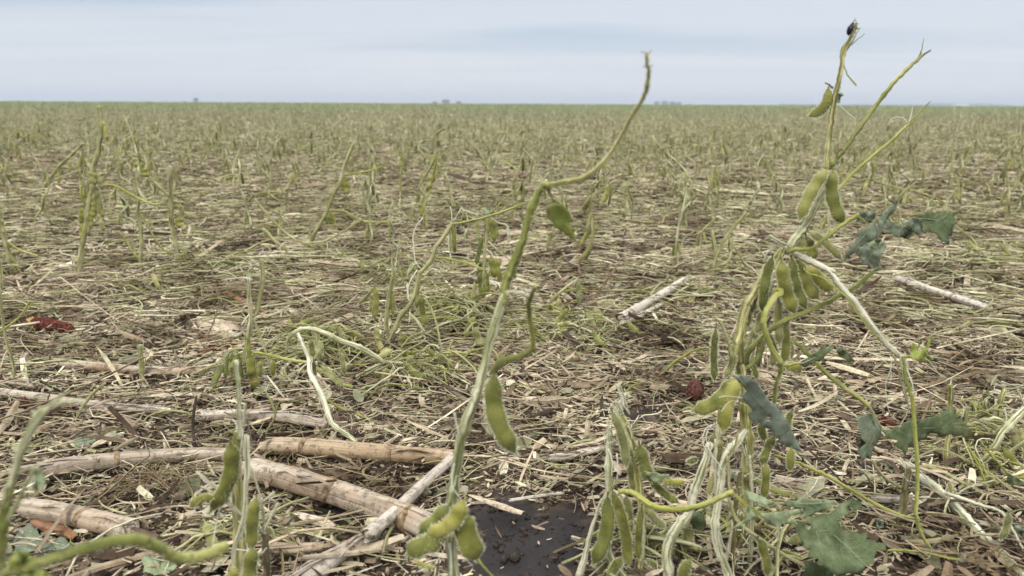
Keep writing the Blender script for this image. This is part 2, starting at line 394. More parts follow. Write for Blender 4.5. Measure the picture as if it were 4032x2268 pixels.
# ------------------------------------------------------------------ helpers
def tag(o, label=None, cat=None, group=None, kind=None):
    if label: o['label'] = label
    if cat: o['category'] = cat
    if group: o['group'] = group
    if kind: o['kind'] = kind
    return o
def empty(name, loc):
    o = bpy.data.objects.new(name, None)
    o.empty_display_size = 0.02
    col.objects.link(o)
    o.location = loc
    return o
class MB:
    def __init__(s):
        s.v = []; s.f = []; s.uv = []; s.mi = []
    def ring_tube(s, pts, rads, n=8, mi=0, wob=0.0, cap=True, flat=1.0, side=None):
        """pts: Vectors, rads: radii; n sided tube with a duplicated seam"""
        k = len(pts)
        T = []
        for i in range(k):
            a = pts[max(i - 1, 0)]; b = pts[min(i + 1, k - 1)]
            d = (b - a)
            T.append(d.normalized() if d.length > 1e-9 else Vector((0, 0, 1)))
        u = side if side is not None else (Vector((0, 0, 1)).cross(T[0]) if abs(T[0].z) < 0.9 else Vector((1, 0, 0)).cross(T[0]))
        u = (u - T[0] * u.dot(T[0])).normalized()
        L = 0.0
        base = len(s.v)
        off = random.random() * 10
        for i in range(k):
            if i:
                L += (pts[i] - pts[i - 1]).length
                u = (u - T[i] * u.dot(T[i]))
                u = u.normalized() if u.length > 1e-6 else Vector((1, 0, 0))
            w = T[i].cross(u)
            for j in range(n + 1):
                a = 2 * math.pi * j / n
                r = rads[i]
                if wob:
                    r *= 1 + wob * noise.noise(Vector((math.cos(a) * 1.6, math.sin(a) * 1.6, L * 60 + off)))
                s.v.append(pts[i] + u * (math.cos(a) * r) + w * (math.sin(a) * r * flat))
                s.uv.append((j / n, L))
        for i in range(k - 1):
            for j in range(n):
                a = base + i * (n + 1) + j
                s.f.append((a, a + 1, a + n + 2, a + n + 1)); s.mi.append(mi)
        if cap:
            for i, sg in ((0, -1), (k - 1, 1)):
                c = len(s.v)
                s.v.append(pts[i] + T[i] * (rads[i] * 0.3 * sg)); s.uv.append((0.5, 0))
                for j in range(n):
                    a = base + i * (n + 1) + j
                    s.f.append((a, a + 1, c) if sg > 0 else (a + 1, a, c)); s.mi.append(mi)
    def hair(s, p, d, side, ln, w, mi):
        b = len(s.v)
        s.v += [p - side * w, p + side * w, p + d * ln]
        s.uv += [(0, 0)] * 3
        s.f.append((b, b + 1, b + 2)); s.mi.append(mi)
    def tube_hairs(s, pts, rads, per_m, ln=0.0014, mi=1):
        for i in range(len(pts) - 1):
            seg = pts[i + 1] - pts[i]
            if seg.length < 1e-6: continue
            T = seg.normalized()
            for _ in range(int(per_m * seg.length + random.random())):
                f = random.random()
                p = pts[i] + seg * f; r = rads[i] * (1 - f) + rads[i + 1] * f
                a = Vector((random.gauss(0, 1), random.gauss(0, 1), random.gauss(0, 1)))
                a = (a - T * a.dot(T))
                if a.length < 1e-5: continue
                a.normalize()
                s.hair(p + a * r * 0.95, (a + T * random.uniform(-.5, .5)).normalized(), T, ln * random.uniform(0.5, 1.3), 0.00015, mi)
    def build(s, name, mats, parent=None, smooth=True, origin=None):
        me = bpy.data.meshes.new(name)
        o0 = parent.location if (origin is None and parent is not None) else (origin if origin is not None else Vector((0, 0, 0)))
        if parent is not None and parent.parent is not None:
            o0 = o0 + parent.parent.location
        me.from_pydata([tuple(v - o0) for v in s.v], [], s.f)
        if not isinstance(mats, (list, tuple)): mats = [mats]
        for m in mats: me.materials.append(MATS[m])
        me.polygons.foreach_set('material_index', np.array(s.mi, dtype=np.int32))
        me.polygons.foreach_set('use_smooth', np.full(len(s.f), smooth))
        uvl = me.uv_layers.new(name='UVMap')
        li = np.zeros(len(me.loops), dtype=np.int32); me.loops.foreach_get('vertex_index', li)
        uvl.data.foreach_set('uv', np.array(s.uv, dtype=np.float32)[li].ravel())
        me.update()
        o = bpy.data.objects.new(name, me)
        col.objects.link(o)
        if parent is not None: o.parent = parent
        elif origin is not None: o.location = origin
        return o
def smooth_path(pts, sub=4, jit=0.0):
    if len(pts) < 3:
        return [pts[0].lerp(pts[-1], i / 3) for i in range(4)]
    P = [pts[0] * 2 - pts[1]] + list(pts) + [pts[-1] * 2 - pts[-2]]
    res = []
    for i in range(1, len(P) - 2):
        for q in range(sub):
            t = q / sub
            a, b, c, d = P[i - 1], P[i], P[i + 1], P[i + 2]
            p = 0.5 * ((2 * b) + (c - a) * t + (2 * a - 5 * b + 4 * c - d) * t * t + (3 * b - a - 3 * c + d) * t ** 3)
            if jit: p = p + Vector([random.gauss(0, jit) for _ in range(3)])
            res.append(p)
    res.append(pts[-1].copy())
    return res
def add_pod(mb, p0, p1, w, bend=0.0, n=3, face=None, thick=0.5, hairs=120, rings=16, sides=10, beak=True, hl=0.0015):
    ax = p1 - p0; L = ax.length; T0 = ax.normalized()
    fv = face if face is not None else Vector((0, -1, 0))
    side = T0.cross(fv).normalized()
    nrm = side.cross(T0).normalized()
    pts = []; ws = []; ths = []
    for i in range(rings + 1):
        t = i / rings
        c = p0 + ax * t + side * (bend * L * math.sin(math.pi * t))
        w_ = (min(1, t / 0.17) ** 0.65) * (min(1, (1 - t) / 0.15) ** 0.7)
        seed = 0.5 - 0.5 * math.cos(2 * math.pi * n * (0.04 + t * 0.94))
        ws.append(max(0.0005, w * 0.5 * w_ * (0.88 + 0.12 * seed)))
        ths.append(max(0.0004, w * 0.5 * thick * w_ * (0.62 + 0.5 * seed)))
        pts.append(c)
    if beak:
        d = (pts[-1] - pts[-2]).normalized()
        pts.append(pts[-1] + d * w * 0.22); ws.append(0.0003); ths.append(0.0003)
    # short stalk
    pts.insert(0, p0 - T0 * w * 0.25); ws.insert(0, 0.0009); ths.insert(0, 0.0009)
    k = len(pts); base = len(mb.v); Lc = 0
    for i in range(k):
        a = pts[max(i - 1, 0)]; b = pts[min(i + 1, k - 1)]
        T = (b - a).normalized()
        s_ = T.cross(nrm).normalized()
        if i: Lc += (pts[i] - pts[i - 1]).length
        for j in range(sides + 1):
            an = 2 * math.pi * j / sides
            ca, sa = math.cos(an), math.sin(an)
            mb.v.append(pts[i] + s_ * (ca * ws[i]) + nrm * (sa * ths[i]))
            mb.uv.append((j / sides, Lc))
    for i in range(k - 1):
        for j in range(sides):
            a = base + i * (sides + 1) + j
            mb.f.append((a, a + 1, a + sides + 2, a + sides + 1)); mb.mi.append(0)
    for _ in range(int(hairs * 1.8)):
        i = random.randrange(1, k - 1); f = random.random()
        an = random.uniform(0, 2 * math.pi) if random.random() < 0.5 else random.choice((0, math.pi)) + random.gauss(0, 0.35)
        c = pts[i].lerp(pts[min(i + 1, k - 1)], f)
        T = (pts[min(i + 1, k - 1)] - pts[i - 1]).normalized(); s_ = T.cross(nrm).normalized()
        ww = ws[i] * (1 - f) + ws[min(i + 1, k - 1)] * f; tt = ths[i] * (1 - f) + ths[min(i + 1, k - 1)] * f
        d = (s_ * math.cos(an) * tt + nrm * math.sin(an) * ww).normalized()
        p = c + s_ * math.cos(an) * ww + nrm * math.sin(an) * tt
        mb.hair(p - d * 0.0001, (d + T * random.uniform(-.2, .7)).normalized(), T, hl * random.uniform(0.6, 1.6), 0.00014, 1)
def lerpY(Y, i, n):
    if isinstance(Y, (int, float)): return Y
    if len(Y) == n: return Y[i]
    t = i / max(1, n - 1) * (len(Y) - 1)
    a = int(min(t, len(Y) - 2)); return Y[a] * (1 - (t - a)) + Y[a + 1] * (t - a)

class Plant:
    """a traced plant: every point gets its own real distance Y"""
    def __init__(s, name, label, Y, base, frame='S', cat='plant', group=None):
        s.Y = Y; s.F = frame
        bx, by = src(frame, *base) if base else (0, 0)
        p = at(bx, by, Y)
        g = Vector((p.x, Y, gz(p.x, Y)))
        s.root = empty(name, g)
        tag(s.root, label, cat, group)
    def P(s, pts, Y=None, frame=None):
        Y = s.Y if Y is None else Y
        f = frame or s.F
        if isinstance(Y, str):      # lying on the ground; the number after g is the lift in mm
            l = float(Y[1:]) / 1000
            return [gnd(*src(f, x, y), l) for (x, y) in pts]
        return [at(*src(f, x, y), lerpY(Y, i, len(pts))) for i, (x, y) in enumerate(pts)]
    def px(s, w, p, frame=None):
        return w * FR[frame or s.F][2] * depth_of(p) / FPX
    def stem(s, pts, w, Y=None, mat='stem_olive', name='stem', frame=None, hairs=2500, wob=0.22, to_ground=False, fray=0, sub=5, label=None, knots=True, n=9):
        P = s.P(pts, Y, frame)
        if to_ground:
            P[0:0] = [Vector((P[0].x + to_ground if to_ground is not True else P[0].x, P[0].y, gz(P[0].x, P[0].y) - 0.01))]
        ws = w if isinstance(w, (list, tuple)) else (w, w)
        P = smooth_path(P, sub, 0.00022)
        r = [max(0.0002, s.px(lerpY(ws, i, len(P) if len(ws) != len(P) else len(P)), P[i], frame) / 2) for i in range(len(P))]
        if knots and r[0] > 0.0011 and mat != 'petiole_green':
            L = 0; nxt = random.uniform(.008, .02)
            for i in range(1, len(P)):
                L += (P[i] - P[i - 1]).length
                if L > nxt:
                    r[i] *= 1.32; nxt = L + random.uniform(.022, .04)
        mb = MB(); mb.ring_tube(P, r, n, 0, wob * (.35 if mat == 'petiole_green' else 1))
        if hairs: mb.tube_hairs(P, r, hairs * min(1.0, r[0] / 0.0018) * 0.5 + hairs * 0.2)
        o = mb.build(name, [mat, 'hair'], s.root)
        if label: o['label'] = label
        if fray:
            s.fray(P[-1], (P[-1] - P[-3]).normalized(), r[-1], fray)
        return P
    def fray(s, p, d, r, n, ln=0.018, mat='fibre_pale', name='frayed_fibre'):
        for _ in range(n):
            mb = MB()
            v = (d + Vector([random.gauss(0, .35) for _ in range(3)])).normalized()
            q = p + Vector([random.uniform(-r, r) * .7 for _ in range(3)]) - d * r * random.uniform(1, 6)
            L = ln * random.uniform(.4, 1.3)
            b = Vector([random.gauss(0, .3) for _ in range(3)])
            pts = [q, q + v * L * .35, q + v * L * .7 + b * L * .25, q + (v + b) * L]
            mb.ring_tube(smooth_path(pts, 2), [random.uniform(.0003, .0007) * (1 - .1 * i) for i in range(7)], 4, 0, flat=.4)
            mb.build(name, [mat], s.root)
    def strip(s, pts, w, Y=None, mat='fibre_pale', name='fibre', frame=None):
        P = smooth_path(s.P(pts, Y, frame), 4, 0.00015)
        ws = w if isinstance(w, (list, tuple)) else (w, w * .6)
        r = [max(.0002, s.px(lerpY(ws, i, len(P)), P[i], frame) / 2) for i in range(len(P))]
        mb = MB(); mb.ring_tube(P, r, 5, 0, .15, flat=.5, side=(P[-1] - P[0]).cross(Vector((0.02, 1, 0.03))))
        return mb.build(name, [mat], s.root)
    def pod(s, p0, p1, w, bend=0.0, n=3, Y=None, mat='pod_green', frame=None, hairs=150, label=None, thick=.5, yaw=None, dy=0.0):
        Y = s.Y if Y is None else Y
        f = frame or s.F
        a, b = s.P([p0, p1], Y if isinstance(Y, str) else [Y, Y + dy], f)
        ww = s.px(w, a, f)
        yaw = random.uniform(-.6, .6) if yaw is None else yaw
        mb = MB(); add_pod(mb, a, b, ww, bend, n, Vector((math.sin(yaw), -math.cos(yaw), 0)), thick, hairs)
        o = mb.build('pod', [mat, 'hair'], s.root)
        if label: o['label'] = label
        return o
    def leaf(s, outline, Y=None, mat='leaf_dark', frame=None, slope=(0, 0), wave=0.004, rib=None, holes=(), name='leaf', label=None, jag=1.0):
        Y = s.Y if Y is None else Y
        f = frame or s.F
        pts = [src(f, *p) for p in outline]
        cx = sum(p[0] for p in pts) / len(pts); cy = sum(p[1] for p in pts) / len(pts)
        size = max(max(abs(p[0] - cx), abs(p[1] - cy)) for p in pts)
        def jagged(pts, amp):
            o2 = []
            for i in range(len(pts)):
                a = pts[i]; b = pts[(i + 1) % len(pts)]
                L = math.hypot(b[0] - a[0], b[1] - a[1]); k = max(1, int(L / (size * .09)))
                for q in range(k):
                    t_ = q / k; j = amp if q else amp * .3
                    if jag >= 1 and q and random.random() < .14:
                        f_ = random.uniform(.06, .2); mx, my = a[0] + (b[0] - a[0]) * t_, a[1] + (b[1] - a[1]) * t_
                        o2.append((mx + (cx - mx) * f_, my + (cy - my) * f_)); continue
                    o2.append((a[0] + (b[0] - a[0]) * t_ + random.uniform(-1, 1) * j, a[1] + (b[1] - a[1]) * t_ + random.uniform(-1, 1) * j))
            return o2
        loops = [jagged(pts, size * .035 * jag)]
        for (hx, hy, hr) in holes:
            hx, hy = src(f, hx, hy); hr = hr * FR[f][2]
            loops.append([(hx + hr * math.cos(a) * random.uniform(.6, 1.2), hy + hr * math.sin(a) * random.uniform(.6, 1.2)) for a in np.linspace(0, 2 * math.pi, 9)[:-1]])
        V = []; F = []
        for lp in loops:
            b0 = len(V); V += [Vector(p) for p in lp]; F.append(list(range(b0, b0 + len(lp))))
        st = size / 7
        x = cx - size
        while x < cx + size:
            y = cy - size
            while y < cy + size:
                V.append(Vector((x + random.uniform(-.3, .3) * st, y + random.uniform(-.3, .3) * st))); y += st
            x += st
        vo, eo, fo, ov, oe, of = delaunay_2d_cdt(V, [], F, 0, 1e-4)
        sd = random.random() * 50
        def yy(x, y):
            u = (x - cx) / size; v = (y - cy) / size
            return Y + slope[0] * u + slope[1] * v + wave * (noise.noise(Vector((u * 1.7, v * 1.7, sd))) * 1.6 + .5 * noise.noise(Vector((u * 5, v * 5, sd))))
        mb = MB()
        for v in vo:
            mb.v.append(at(v.x, v.y, yy(v.x, v.y))); mb.uv.append((v.x / 100, v.y / 100))
        def pip(X, Y_, lp):
            ins = False
            for i in range(len(lp)):
                x1, y1 = lp[i]; x2, y2 = lp[i - 1]
                if (y1 > Y_) != (y2 > Y_) and X < (x2 - x1) * (Y_ - y1) / (y2 - y1) + x1: ins = not ins
            return ins
        for fc in fo:
            X = sum(vo[i].x for i in fc) / len(fc); Y_ = sum(vo[i].y for i in fc) / len(fc)
            if pip(X, Y_, loops[0]) and not any(pip(X, Y_, h) for h in loops[1:]):
                mb.f.append(tuple(fc)); mb.mi.append(0)
        used = sorted({i for fc in mb.f for i in fc}); rm = {a: b for b, a in enumerate(used)}
        mb.v = [mb.v[i] for i in used]; mb.uv = [mb.uv[i] for i in used]; mb.f = [tuple(rm[i] for i in fc) for fc in mb.f]
        o = mb.build(name, [mat], s.root)
        md = o.modifiers.new('thickness', 'SOLIDIFY'); md.thickness = .00028
        if label: o['label'] = label
        if rib:
            vb = MB()
            ribs = [rib]
            a = rib[0]; c = rib[-1]
            for t_ in (.2, .38, .56, .74):
                bx = a[0] + (c[0] - a[0]) * t_; by = a[1] + (c[1] - a[1]) * t_
                dx, dy = (c[0] - a[0]) * .26, (c[1] - a[1]) * .26
                for sg in (1, -1):
                    ex, ey = bx + dx - sg * dy * .8, by + dy + sg * dx * .8
                    ribs.append([(bx, by), ((bx + ex) / 2, (by + ey) / 2), (ex, ey)])
            for ri, rb in enumerate(ribs):
                pp = []
                for (x, y) in rb:
                    X, Yp = src(f, x, y)
                    inside = False; lp = pts
                    for i in range(len(lp)):
                        x1, y1 = lp[i]; x2, y2 = lp[i - 1]
                        if (y1 > Yp) != (y2 > Yp) and X < (x2 - x1) * (Yp - y1) / (y2 - y1) + x1: inside = not inside
                    if ri and not inside: break
                    pp.append(at(X, Yp, yy(X, Yp) - .0004))
                if len(pp) >= 2:
                    pp = smooth_path(pp, 3)
                    r0 = .0004 if ri == 0 else .0002
                    vb.ring_tube(pp, [r0 * (1 - .5 * i / len(pp)) for i in range(len(pp))], 5, 0)
            ve = vb.build('vein', ['leaf_pale'], None, origin=Vector(s.root.location)); ve.location = (0, 0, 0); ve.parent = o
        return o

def np_mesh(name, V, F, mat, rnd=None, smooth=False):
    me = bpy.data.meshes.new(name)
    V = np.ascontiguousarray(V, dtype=np.float32); F = np.ascontiguousarray(F, dtype=np.int32)
    k = F.shape[1]
    me.vertices.add(len(V)); me.vertices.foreach_set('co', V.ravel())
    me.loops.add(F.size); me.loops.foreach_set('vertex_index', F.ravel())
    me.polygons.add(len(F)); me.polygons.foreach_set('loop_start', np.arange(0, F.size, k, dtype=np.int32))
    me.polygons.foreach_set('use_smooth', np.full(len(F), smooth))
    me.materials.append(MATS[mat])
    if rnd is not None:
        a = me.attributes.new('rnd', 'FLOAT', 'POINT'); a.data.foreach_set('value', np.asarray(rnd, dtype=np.float32))
    me.update(calc_edges=True)
    me.validate()
    o = bpy.data.objects.new(name, me)
    col.objects.link(o)
    return o

# ------------------------------------------------------------------ ground
def axis(lo, hi, step, grow, lim):
    a = [0.0]; d = step
    while a[-1] < lim:
        a.append(a[-1] + d)
        if a[-1] > lo: d *= grow
    return np.array(a)
ya = axis(2.4, 0, .018, 1.04, 9000.0)
ys = np.concatenate([-axis(.6, 0, .06, 1.5, 400.0)[::-1][:-1], ya])
xa = axis(1.5, 0, .02, 1.055, 9000.0)
xs = np.concatenate([-xa[::-1][:-1], xa])
GX, GY = np.meshgrid(xs, ys)
GZ = gh(GX, GY)
V = np.stack([GX.ravel(), GY.ravel(), GZ.ravel()], 1)
nx, ny = len(xs), len(ys)
idx = np.arange(nx * ny).reshape(ny, nx)
F = np.stack([idx[:-1, :-1], idx[:-1, 1:], idx[1:, 1:], idx[1:, :-1]], -1).reshape(-1, 4)
m, t, b = newmat('soil', 0.8, 0.3)
pa = N(t, 'ShaderNodeAttribute', attribute_name='rnd')
tcn = N(t, 'ShaderNodeTexCoord')
n1 = N(t, 'ShaderNodeTexNoise', i_Scale=60.0, i_Detail=6.0, i_Roughness=0.75); t.links.new(tcn.outputs['Object'], n1.inputs['Vector'])
r1 = ramp(t, [(0.4, (0.035, 0.025, 0.019)), (0.54, (0.10, 0.07, 0.05)), (0.66, (0.25, 0.19, 0.13)), (0.75, (0.24, 0.2, 0.12))]); t.links.new(n1.outputs['Fac'], r1.inputs[0])
n2 = N(t, 'ShaderNodeTexNoise', i_Scale=22.0, i_Detail=6.0, i_Roughness=0.6); t.links.new(tcn.outputs['Object'], n2.inputs['Vector'])
r2 = ramp(t, [(0.3, (0.016, 0.013, 0.013)), (0.7, (0.045, 0.036, 0.034))]); t.links.new(n2.outputs['Fac'], r2.inputs[0])
c = mixcol(t, pa.outputs['Fac'], r1.outputs[0], r2.outputs[0])
t.links.new(c, b.inputs['Base Color'])
rgh = N(t, 'ShaderNodeMapRange'); rgh.inputs['To Min'].default_value = .9; rgh.inputs['To Max'].default_value = .58
t.links.new(pa.outputs['Fac'], rgh.inputs[0]); t.links.new(rgh.outputs[0], b.inputs['Roughness'])
n3 = N(t, 'ShaderNodeTexNoise', i_Scale=90.0, i_Detail=8.0, i_Roughness=0.72); t.links.new(tcn.outputs['Object'], n3.inputs['Vector'])
bump(t, b, n3.outputs['Fac'], 0.9, 0.006)
ground = np_mesh('ground', V, F, 'soil', patch_mask(GX, GY).ravel(), True)
ground['kind'] = 'structure'

# ------------------------------------------------------------------ litter: uncountable chips, straw, stems and torn leaves
def wedge(n, y0, y1, power=1.0, margin=1.12, keep_patch=0.03):
    """points on the ground inside the view wedge with extra room at the sides"""
    out = []
    tot = 0
    while tot < n:
        y = np.sqrt(rng.uniform(y0 * y0, y1 * y1, n)) if power == 1.0 else y0 + (y1 - y0) * rng.uniform(0, 1, n) ** power
        x = rng.uniform(-1, 1, n) * (y * .68 * margin + .15)
        k = (patch_mask(x, y) < 0.5) | (rng.uniform(0, 1, n) < keep_patch)
        out.append(np.stack([x[k], y[k]], 1)); tot += k.sum()
    return np.concatenate(out)[:n]
def chips(n, y0, y1, L, W, tilt=.22, z0=.0, zr=.008, ybias=None, boxy=True, keep_patch=.03, power=1.0):
    p = wedge(n, y0, y1, power, keep_patch=keep_patch)
    th = rng.normal(0, .75, n) if ybias is None else rng.uniform(0, 2 * np.pi, n)
    th = np.where(rng.uniform(0, 1, n) < .45, rng.uniform(0, 2 * np.pi, n), th)
    ln = L * np.exp(rng.normal(0, .5, n)); wd = W * np.exp(rng.normal(0, .4, n))
    ti = rng.normal(0, tilt, n); ro = rng.normal(0, .5, n); bd = rng.normal(0, .10, n)
    d = np.stack([np.cos(th) * np.cos(ti), np.sin(th) * np.cos(ti), np.sin(ti)], 1)
    s = np.stack([-np.sin(th) * np.cos(ro), np.cos(th) * np.cos(ro), np.sin(ro)], 1)
    u = np.cross(d, s)
    z = gh(p[:, 0], p[:, 1]) + z0 + rng.uniform(0, 1, n) ** 1.5 * zr + np.abs(np.sin(ti)) * ln * .45
    c = np.stack([p[:, 0], p[:, 1], z], 1)
    K = 4; vs = []
    for k in range(K):
        tt = k / (K - 1) - .5
        m = c + d * (ln * tt)[:, None] + u * (bd * ln * (tt * tt - .12))[:, None] + s * (bd * .7 * ln * (tt * tt))[:, None]
        w = wd * (.5 if 0 < k < K - 1 else rng.uniform(.08, .5, n))
        if boxy:
            h = wd * .13 + .0003
            vs += [m - s * w[:, None], m - u * h[:, None], m + s * w[:, None], m + u * h[:, None]]
        else:
            vs += [m - s * w[:, None], m + s * w[:, None] + u * (w * .35)[:, None]]
    q = 4 if boxy else 2
    V = np.stack(vs, 1).reshape(-1, 3)
    f = []
    for k in range(K - 1):
        if boxy:
            for j in range(4):
                f.append((k * 4 + j, k * 4 + (j + 1) % 4, k * 4 + 4 + (j + 1) % 4, k * 4 + 4 + j))
        else:
            f.append((k * 2, k * 2 + 1, k * 2 + 3, k * 2 + 2))
    if boxy:
        f += [(0, 3, 2, 1), (12, 13, 14, 15)]
    f = np.array(f)
    F = (f[None] + (np.arange(n) * K * q)[:, None, None]).reshape(-1, 4)
    rr = np.repeat(np.clip(rng.uniform(0, 1, n) ** 1.0, 0, 1), K * q)
    return V, F, rr
def merge(lst):
    Vs, Fs, Rs = [], [], []; o = 0
    for V, F, r in lst:
        Vs.append(V); Fs.append(F + o); Rs.append(r); o += len(V)
    return np.concatenate(Vs), np.concatenate(Fs), np.concatenate(Rs)
V, F, rr = merge([
    chips(52000, .5, 1.45, .0050, .0015, .35, 0, .007),
    chips(24000, .5, 1.5, .0085, .0024, .30, 0, .010),
    chips(13000, .5, 1.6, .014, .0034, .26, .001, .014),
    chips(4600, .5, 1.8, .026, .0044, .22, .003, .020, keep_patch=.01),
    chips(1500, .5, 1.8, .045, .0016, .22, .005, .022, keep_patch=.004),
    chips(300, .5, 2.2, .075, .0065, .12, .008, .018, keep_patch=0),
    chips(52000, 1.4, 3.2, .014, .0034, .25, 0, .014),
    chips(7000, 1.4, 3.4, .036, .0046, .16, .004, .016),
    chips(1100, 1.5, 4.0, .11, .009, .08, .008, .014),
])
tag(np_mesh('straw_litter', V, F, 'straw_litter', rr), kind='stuff')
V, F, rr = merge([
    chips(42000, 3.0, 7.0, .032, .0065, .22, 0, .02, boxy=False),
    chips(7000, 3.0, 9.0, .10, .011, .12, .004, .02, boxy=False),
    chips(30000, 6.5, 18.0, .09, .018, .2, 0, .03, boxy=False),
])
tag(np_mesh('straw_litter', V, F, 'straw_litter', rr), kind='stuff')

def stems(n, y0, y1, L, rad, z0=.004, zr=.02, bend=.5, cluster=0, keep_patch=.02, lift=.15):
    if cluster:
        cc = wedge(cluster, y0, y1, keep_patch=keep_patch)
        p = cc[rng.integers(0, cluster, n)] + rng.normal(0, 1, (n, 2)) * np.array([.5, .22]) * (y0 * .28)
    else:
        p = wedge(n, y0, y1, keep_patch=keep_patch)
    th = rng.normal(0, .6, n) + np.where(rng.uniform(0, 1, n) < .5, 0, np.pi)
    th = np.where(rng.uniform(0, 1, n) < .35, rng.uniform(0, 2 * np.pi, n), th)
    ln = L * np.exp(rng.normal(0, .45, n)); b1 = rng.normal(0, bend, n); b2 = np.abs(rng.normal(0, lift, n)); r0 = rad * np.exp(rng.normal(0, .3, n))
    K = 7; vs = []
    ph = rng.uniform(0, 6, n)
    for k in range(K):
        t_ = k / (K - 1) - .5
        a = th + b1 * t_ * 2
        cx = p[:, 0] + np.cos(a) * ln * t_ ; cy = p[:, 1] + np.sin(a) * ln * t_
        z = gh(cx, cy) + z0 + r0 + zr * (ph / 6) + ln * b2 * (.25 - t_ * t_) + .10 * ln * np.maximum(0, np.sin(ph)) * np.maximum(0, t_) * 1.5
        m = np.stack([cx, cy, z], 1)
        s = np.stack([-np.sin(a), np.cos(a), 0 * a], 1); u = np.array([0, 0, 1.0])[None]
        r = (r0 * (1 - .35 * (t_ + .5)))[:, None]
        vs += [m - s * r, m - u * r, m + s * r, m + u * r]
    V = np.stack(vs, 1).reshape(-1, 3)
    f = [(k * 4 + j, k * 4 + (j + 1) % 4, k * 4 + 4 + (j + 1) % 4, k * 4 + 4 + j) for k in range(K - 1) for j in range(4)] + [(0, 3, 2, 1), (K * 4 - 4, K * 4 - 3, K * 4 - 2, K * 4 - 1)]
    F = (np.array(f)[None] + (np.arange(n) * K * 4)[:, None, None]).reshape(-1, 4)
    return V, F, np.repeat(rng.uniform(0, 1, n), K * 4)
V, F, rr = merge([
    stems(900, .55, 1.6, .075, .0008, zr=.016, bend=.5),
    stems(2600, .55, 1.7, .045, .0006, zr=.014, bend=.4),
    stems(4500, 1.4, 3.6, .08, .0013, zr=.02, bend=.4),
    stems(9000, 3.2, 9.0, .11, .0024, zr=.03, bend=.4),
])
tag(np_mesh('straw_fibre_litter', V, F, 'straw_litter', np.clip(rr * .5 + .4, 0, 1), True), kind='stuff')
V, F, rr = merge([
    stems(140, .55, 1.2, .05, .0010),
    stems(2600, .6, 1.5, .028, .0006),
    stems(900, 1.2, 2.6, .08, .0018, zr=.03, cluster=40, bend=.5),
    stems(5200, 1.25, 3.2, .055, .0013, zr=.035, bend=.5),
    stems(13000, 2.2, 6.5, .055, .0018, zr=.06, cluster=700, bend=.55, lift=.35),
    stems(17000, 5.5, 16.0, .10, .0034, zr=.10, lift=.5, bend=.5),
])
tag(np_mesh('green_stem_litter', V, F, 'green_stem_litter', rr, True), kind='stuff')

def torn(n, y0, y1, size, z0=.006):
    p = wedge(n, y0, y1, keep_patch=.05)
    K = 9; V = []; F = []
    th = rng.uniform(0, 2 * np.pi, n); sz = size * np.exp(rng.normal(0, .4, n)); asp = rng.uniform(.35, .9, n)
    tx = rng.normal(0, .3, n); ty = rng.normal(0, .3, n)
    z = gh(p[:, 0], p[:, 1]) + z0 + rng.uniform(0, .012, n)
    vs = [np.stack([p[:, 0], p[:, 1], z + sz * rng.uniform(-.1, .25, n)], 1)]
    for k in range(K):
        a = 2 * np.pi * k / K
        r = sz * rng.uniform(.45, 1.15, n)
        lx = np.cos(a) * r; ly = np.sin(a) * r * asp
        X = lx * np.cos(th) - ly * np.sin(th); Y_ = lx * np.sin(th) + ly * np.cos(th)
        vs.append(np.stack([p[:, 0] + X, p[:, 1] + Y_, z + X * tx + Y_ * ty + rng.uniform(-.1, .12, n) * sz], 1))
    V = np.stack(vs, 1).reshape(-1, 3)
    f = np.array([(0, 1 + k, 1 + (k + 1) % K) for k in range(K)])
    F = (f[None] + (np.arange(n) * (K + 1))[:, None, None]).reshape(-1, 3)
    return V, F, np.repeat(rng.uniform(0, 1, n), K + 1)
V, F, rr = merge([torn(900, .55, 1.6, .008), torn(50, .55, 1.6, .014), torn(1600, 1.4, 4.0, .012), torn(2500, 3.5, 10, .02)])
tag(np_mesh('leaf_litter', V, F, 'leaf_litter', rr), kind='stuff')
# crumbs of soil on the mud, lying in small heaps
n = 420
px0, py0, prx, pry, _ = PATCH[0]
cl = np.stack([rng.normal(px0, prx * .5, 9), rng.normal(py0 + .2 * pry, pry * .45, 9)], 1)
q = cl[rng.integers(0, 9, n)] + rng.normal(0, 1, (n, 2)) * rng.uniform(.002, .016, (n, 1))
q[:90] = np.stack([rng.normal(px0, prx * .5, 90), rng.normal(py0, pry * .5, 90)], 1)
vs = []; sz = .0010 * np.exp(rng.normal(0, .55, n))
for d in ((1, 0, 0), (0, 1, 0), (-1, 0, 0), (0, -1, 0), (0, 0, 1), (0, 0, -1)):
    vs.append(np.stack([q[:, 0], q[:, 1], gh(q[:, 0], q[:, 1]) + sz * .4], 1) + np.array(d)[None] * (sz * rng.uniform(.6, 1.3, n))[:, None])
V = np.stack(vs, 1).reshape(-1, 3)
f = np.array([(0, 1, 4), (1, 2, 4), (2, 3, 4), (3, 0, 4), (1, 0, 5), (2, 1, 5), (3, 2, 5), (0, 3, 5)])
tag(np_mesh('soil_crumbs', V, (f[None] + (np.arange(n) * 6)[:, None, None]).reshape(-1, 3), 'clod', np.zeros(len(V)), True), kind='stuff')

